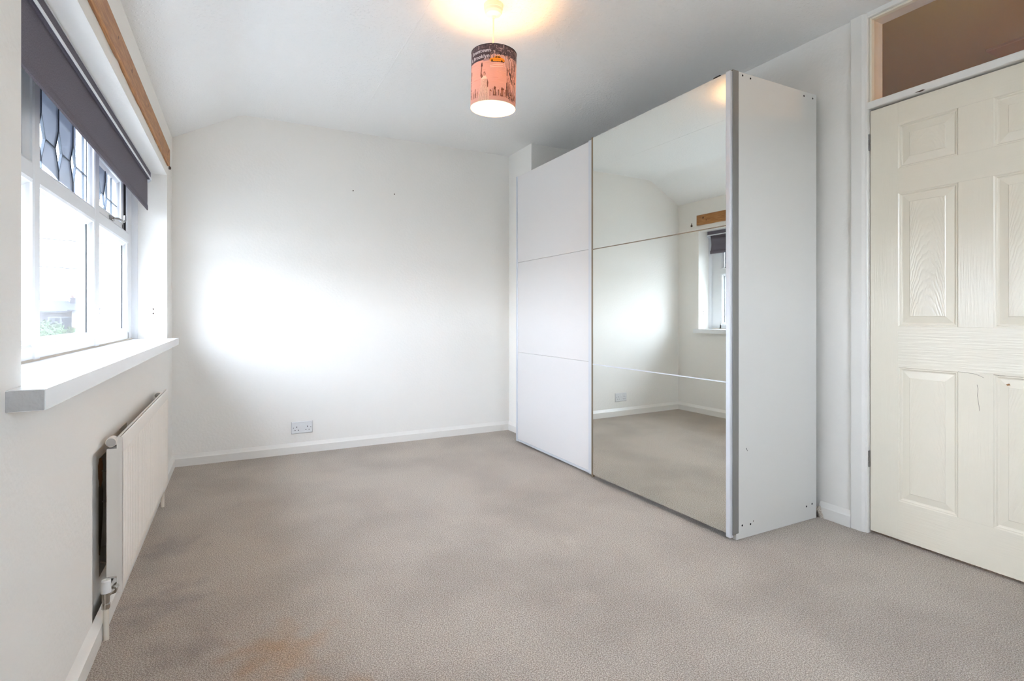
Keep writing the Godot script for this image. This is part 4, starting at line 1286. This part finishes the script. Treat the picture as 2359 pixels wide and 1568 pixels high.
func house(at: Vector3, turn: float) -> void:
	var h := thing("house", at, "hipped roof house with a chimney far beyond the window", "house")
	h.rotation.y = turn
	var z := Vector3(0, -0.67, 0)
	part("wall", MB.new(z).box(Vector3(-7, -0.70, -7), Vector3(4.5, 3.6, 0)), M.dark_wall, h)
	var rb := MB.new(z)
	var e0 := Vector3(-7.5, 3.6, 0.5)
	var e1 := Vector3(5.0, 3.6, 0.5)
	var e2 := Vector3(5.0, 3.6, -7.5)
	var e3 := Vector3(-7.5, 3.6, -7.5)
	var r0 := Vector3(-3.2, 4.60, -3.5)
	var r1 := Vector3(0.8, 4.60, -3.5)
	rb.quad(e0, e1, r1, r0, Vector3(0, 1, 1))
	rb.quad(e3, e2, r1, r0, Vector3(0, 1, -1))
	rb.tri(e0, e3, r0, Vector3(-1, 1, 0))
	rb.tri(e1, e2, r1, Vector3(1, 1, 0))
	rb.box(Vector3(-7.5, 3.45, -7.5), Vector3(5.0, 3.6, 0.5))
	part("roof", rb, M.slate, h)
	for k in [[-2.6, -1.2], [-0.4, 1.3]]:
		var f := part("window", MB.new(z).box(Vector3(k[0], 1.9, -0.05), Vector3(k[1], 3.1, 0.06), 0.01), M.far_frame, h)
		part("pane", MB.new(z).box(Vector3(k[0] + 0.1, 2.0, 0.05), Vector3((k[0] + k[1]) / 2.0 - 0.05, 3.0, 0.08)).box(Vector3((k[0] + k[1]) / 2.0 + 0.05, 2.0, 0.05), Vector3(k[1] - 0.1, 3.0, 0.08)), M.far_window, f)
	# projecting wing on the right: pale upper storey, brick below, its own hip
	part("wing", MB.new(z).box(Vector3(1.2, -0.70, -0.2), Vector3(3.4, 2.2, 1.6)), M.brick, h)
	var up := part("wing_upper", MB.new(z).box(Vector3(1.2, 2.2, -0.2), Vector3(3.4, 3.7, 1.6)), M.render_white, h)
	part("window", MB.new(z).box(Vector3(1.8, 2.6, 1.58), Vector3(2.9, 3.5, 1.66), 0.01), M.far_window, up)
	var wr := MB.new(z)
	wr.quad(Vector3(0.9, 3.7, 2.0), Vector3(3.8, 3.7, 2.0), Vector3(2.7, 4.3, -1.2), Vector3(1.9, 4.3, -1.2), Vector3(0, 1, 1))
	wr.tri(Vector3(0.9, 3.7, 2.0), Vector3(0.9, 3.7, -2.0), Vector3(1.9, 4.3, -1.2), Vector3(-1, 1, 0))
	wr.tri(Vector3(3.8, 3.7, 2.0), Vector3(3.8, 3.7, -2.0), Vector3(2.7, 4.3, -1.2), Vector3(1, 1, 0))
	wr.box(Vector3(0.9, 3.6, -1.0), Vector3(3.8, 3.7, 2.0))
	part("wing_roof", wr, M.slate, h)
	var ch := part("chimney", MB.new(z).box(Vector3(1.1, 3.9, -3.4), Vector3(1.9, 4.85, -2.4)).box(Vector3(1.05, 4.72, -3.45), Vector3(1.95, 4.86, -2.35)), M.dark_wall, h)
	for dx in [1.3, 1.7]:
		part("chimney_pot", MB.new(z).lathe(Vector3(dx, 4.84, -2.9), Vector3.UP, [[0.13, 0.0], [0.11, 0.28], [0.08, 0.28], [0.08, 0.1]], 10), M.brick, ch)


func bush(at: Vector3, height: float, width: float, m: Material, label: String) -> void:
	var t := thing("bush", at, label, "bush", "garden bushes outside")
	var r := RandomNumberGenerator.new()
	r.seed = int(absf(at.x) * 100.0)
	var lf := MB.new(Vector3.ZERO)
	for k in 2600:
		var d := Vector3(r.randfn(), r.randfn(), r.randfn()).normalized()
		var rad := pow(r.randf(), 0.35)
		var c := Vector3(d.x * width * 0.5 * rad, height * (0.55 + 0.45 * d.y * rad), d.z * width * 0.5 * rad)
		c += Vector3(0.2 * sin(5.0 * d.y), 0.0, 0.2 * sin(4.0 * d.x))
		var ax := Vector3(r.randfn(), r.randfn(), r.randfn()).normalized()
		var side := ax.cross(d).normalized() * r.randf_range(0.04, 0.09)
		ax *= r.randf_range(0.08, 0.17)
		var n := side.cross(ax)
		lf.quad(c - ax, c + side, c + ax, c - side, n)
	var o := part("foliage", lf, m, t)
	o.set_meta("kind", "stuff")
	var sb := MB.new(Vector3.ZERO)
	for k in 5:
		var a := TAU * k / 5.0
		sb.tube([Vector3(0.1 * cos(a), -0.1, 0.1 * sin(a)), Vector3(0.25 * cos(a), height * 0.35, 0.25 * sin(a)), Vector3(0.35 * width * cos(a), height * 0.75, 0.35 * width * sin(a))], 0.04, 6)
	part("stem", sb, M.bark, t)
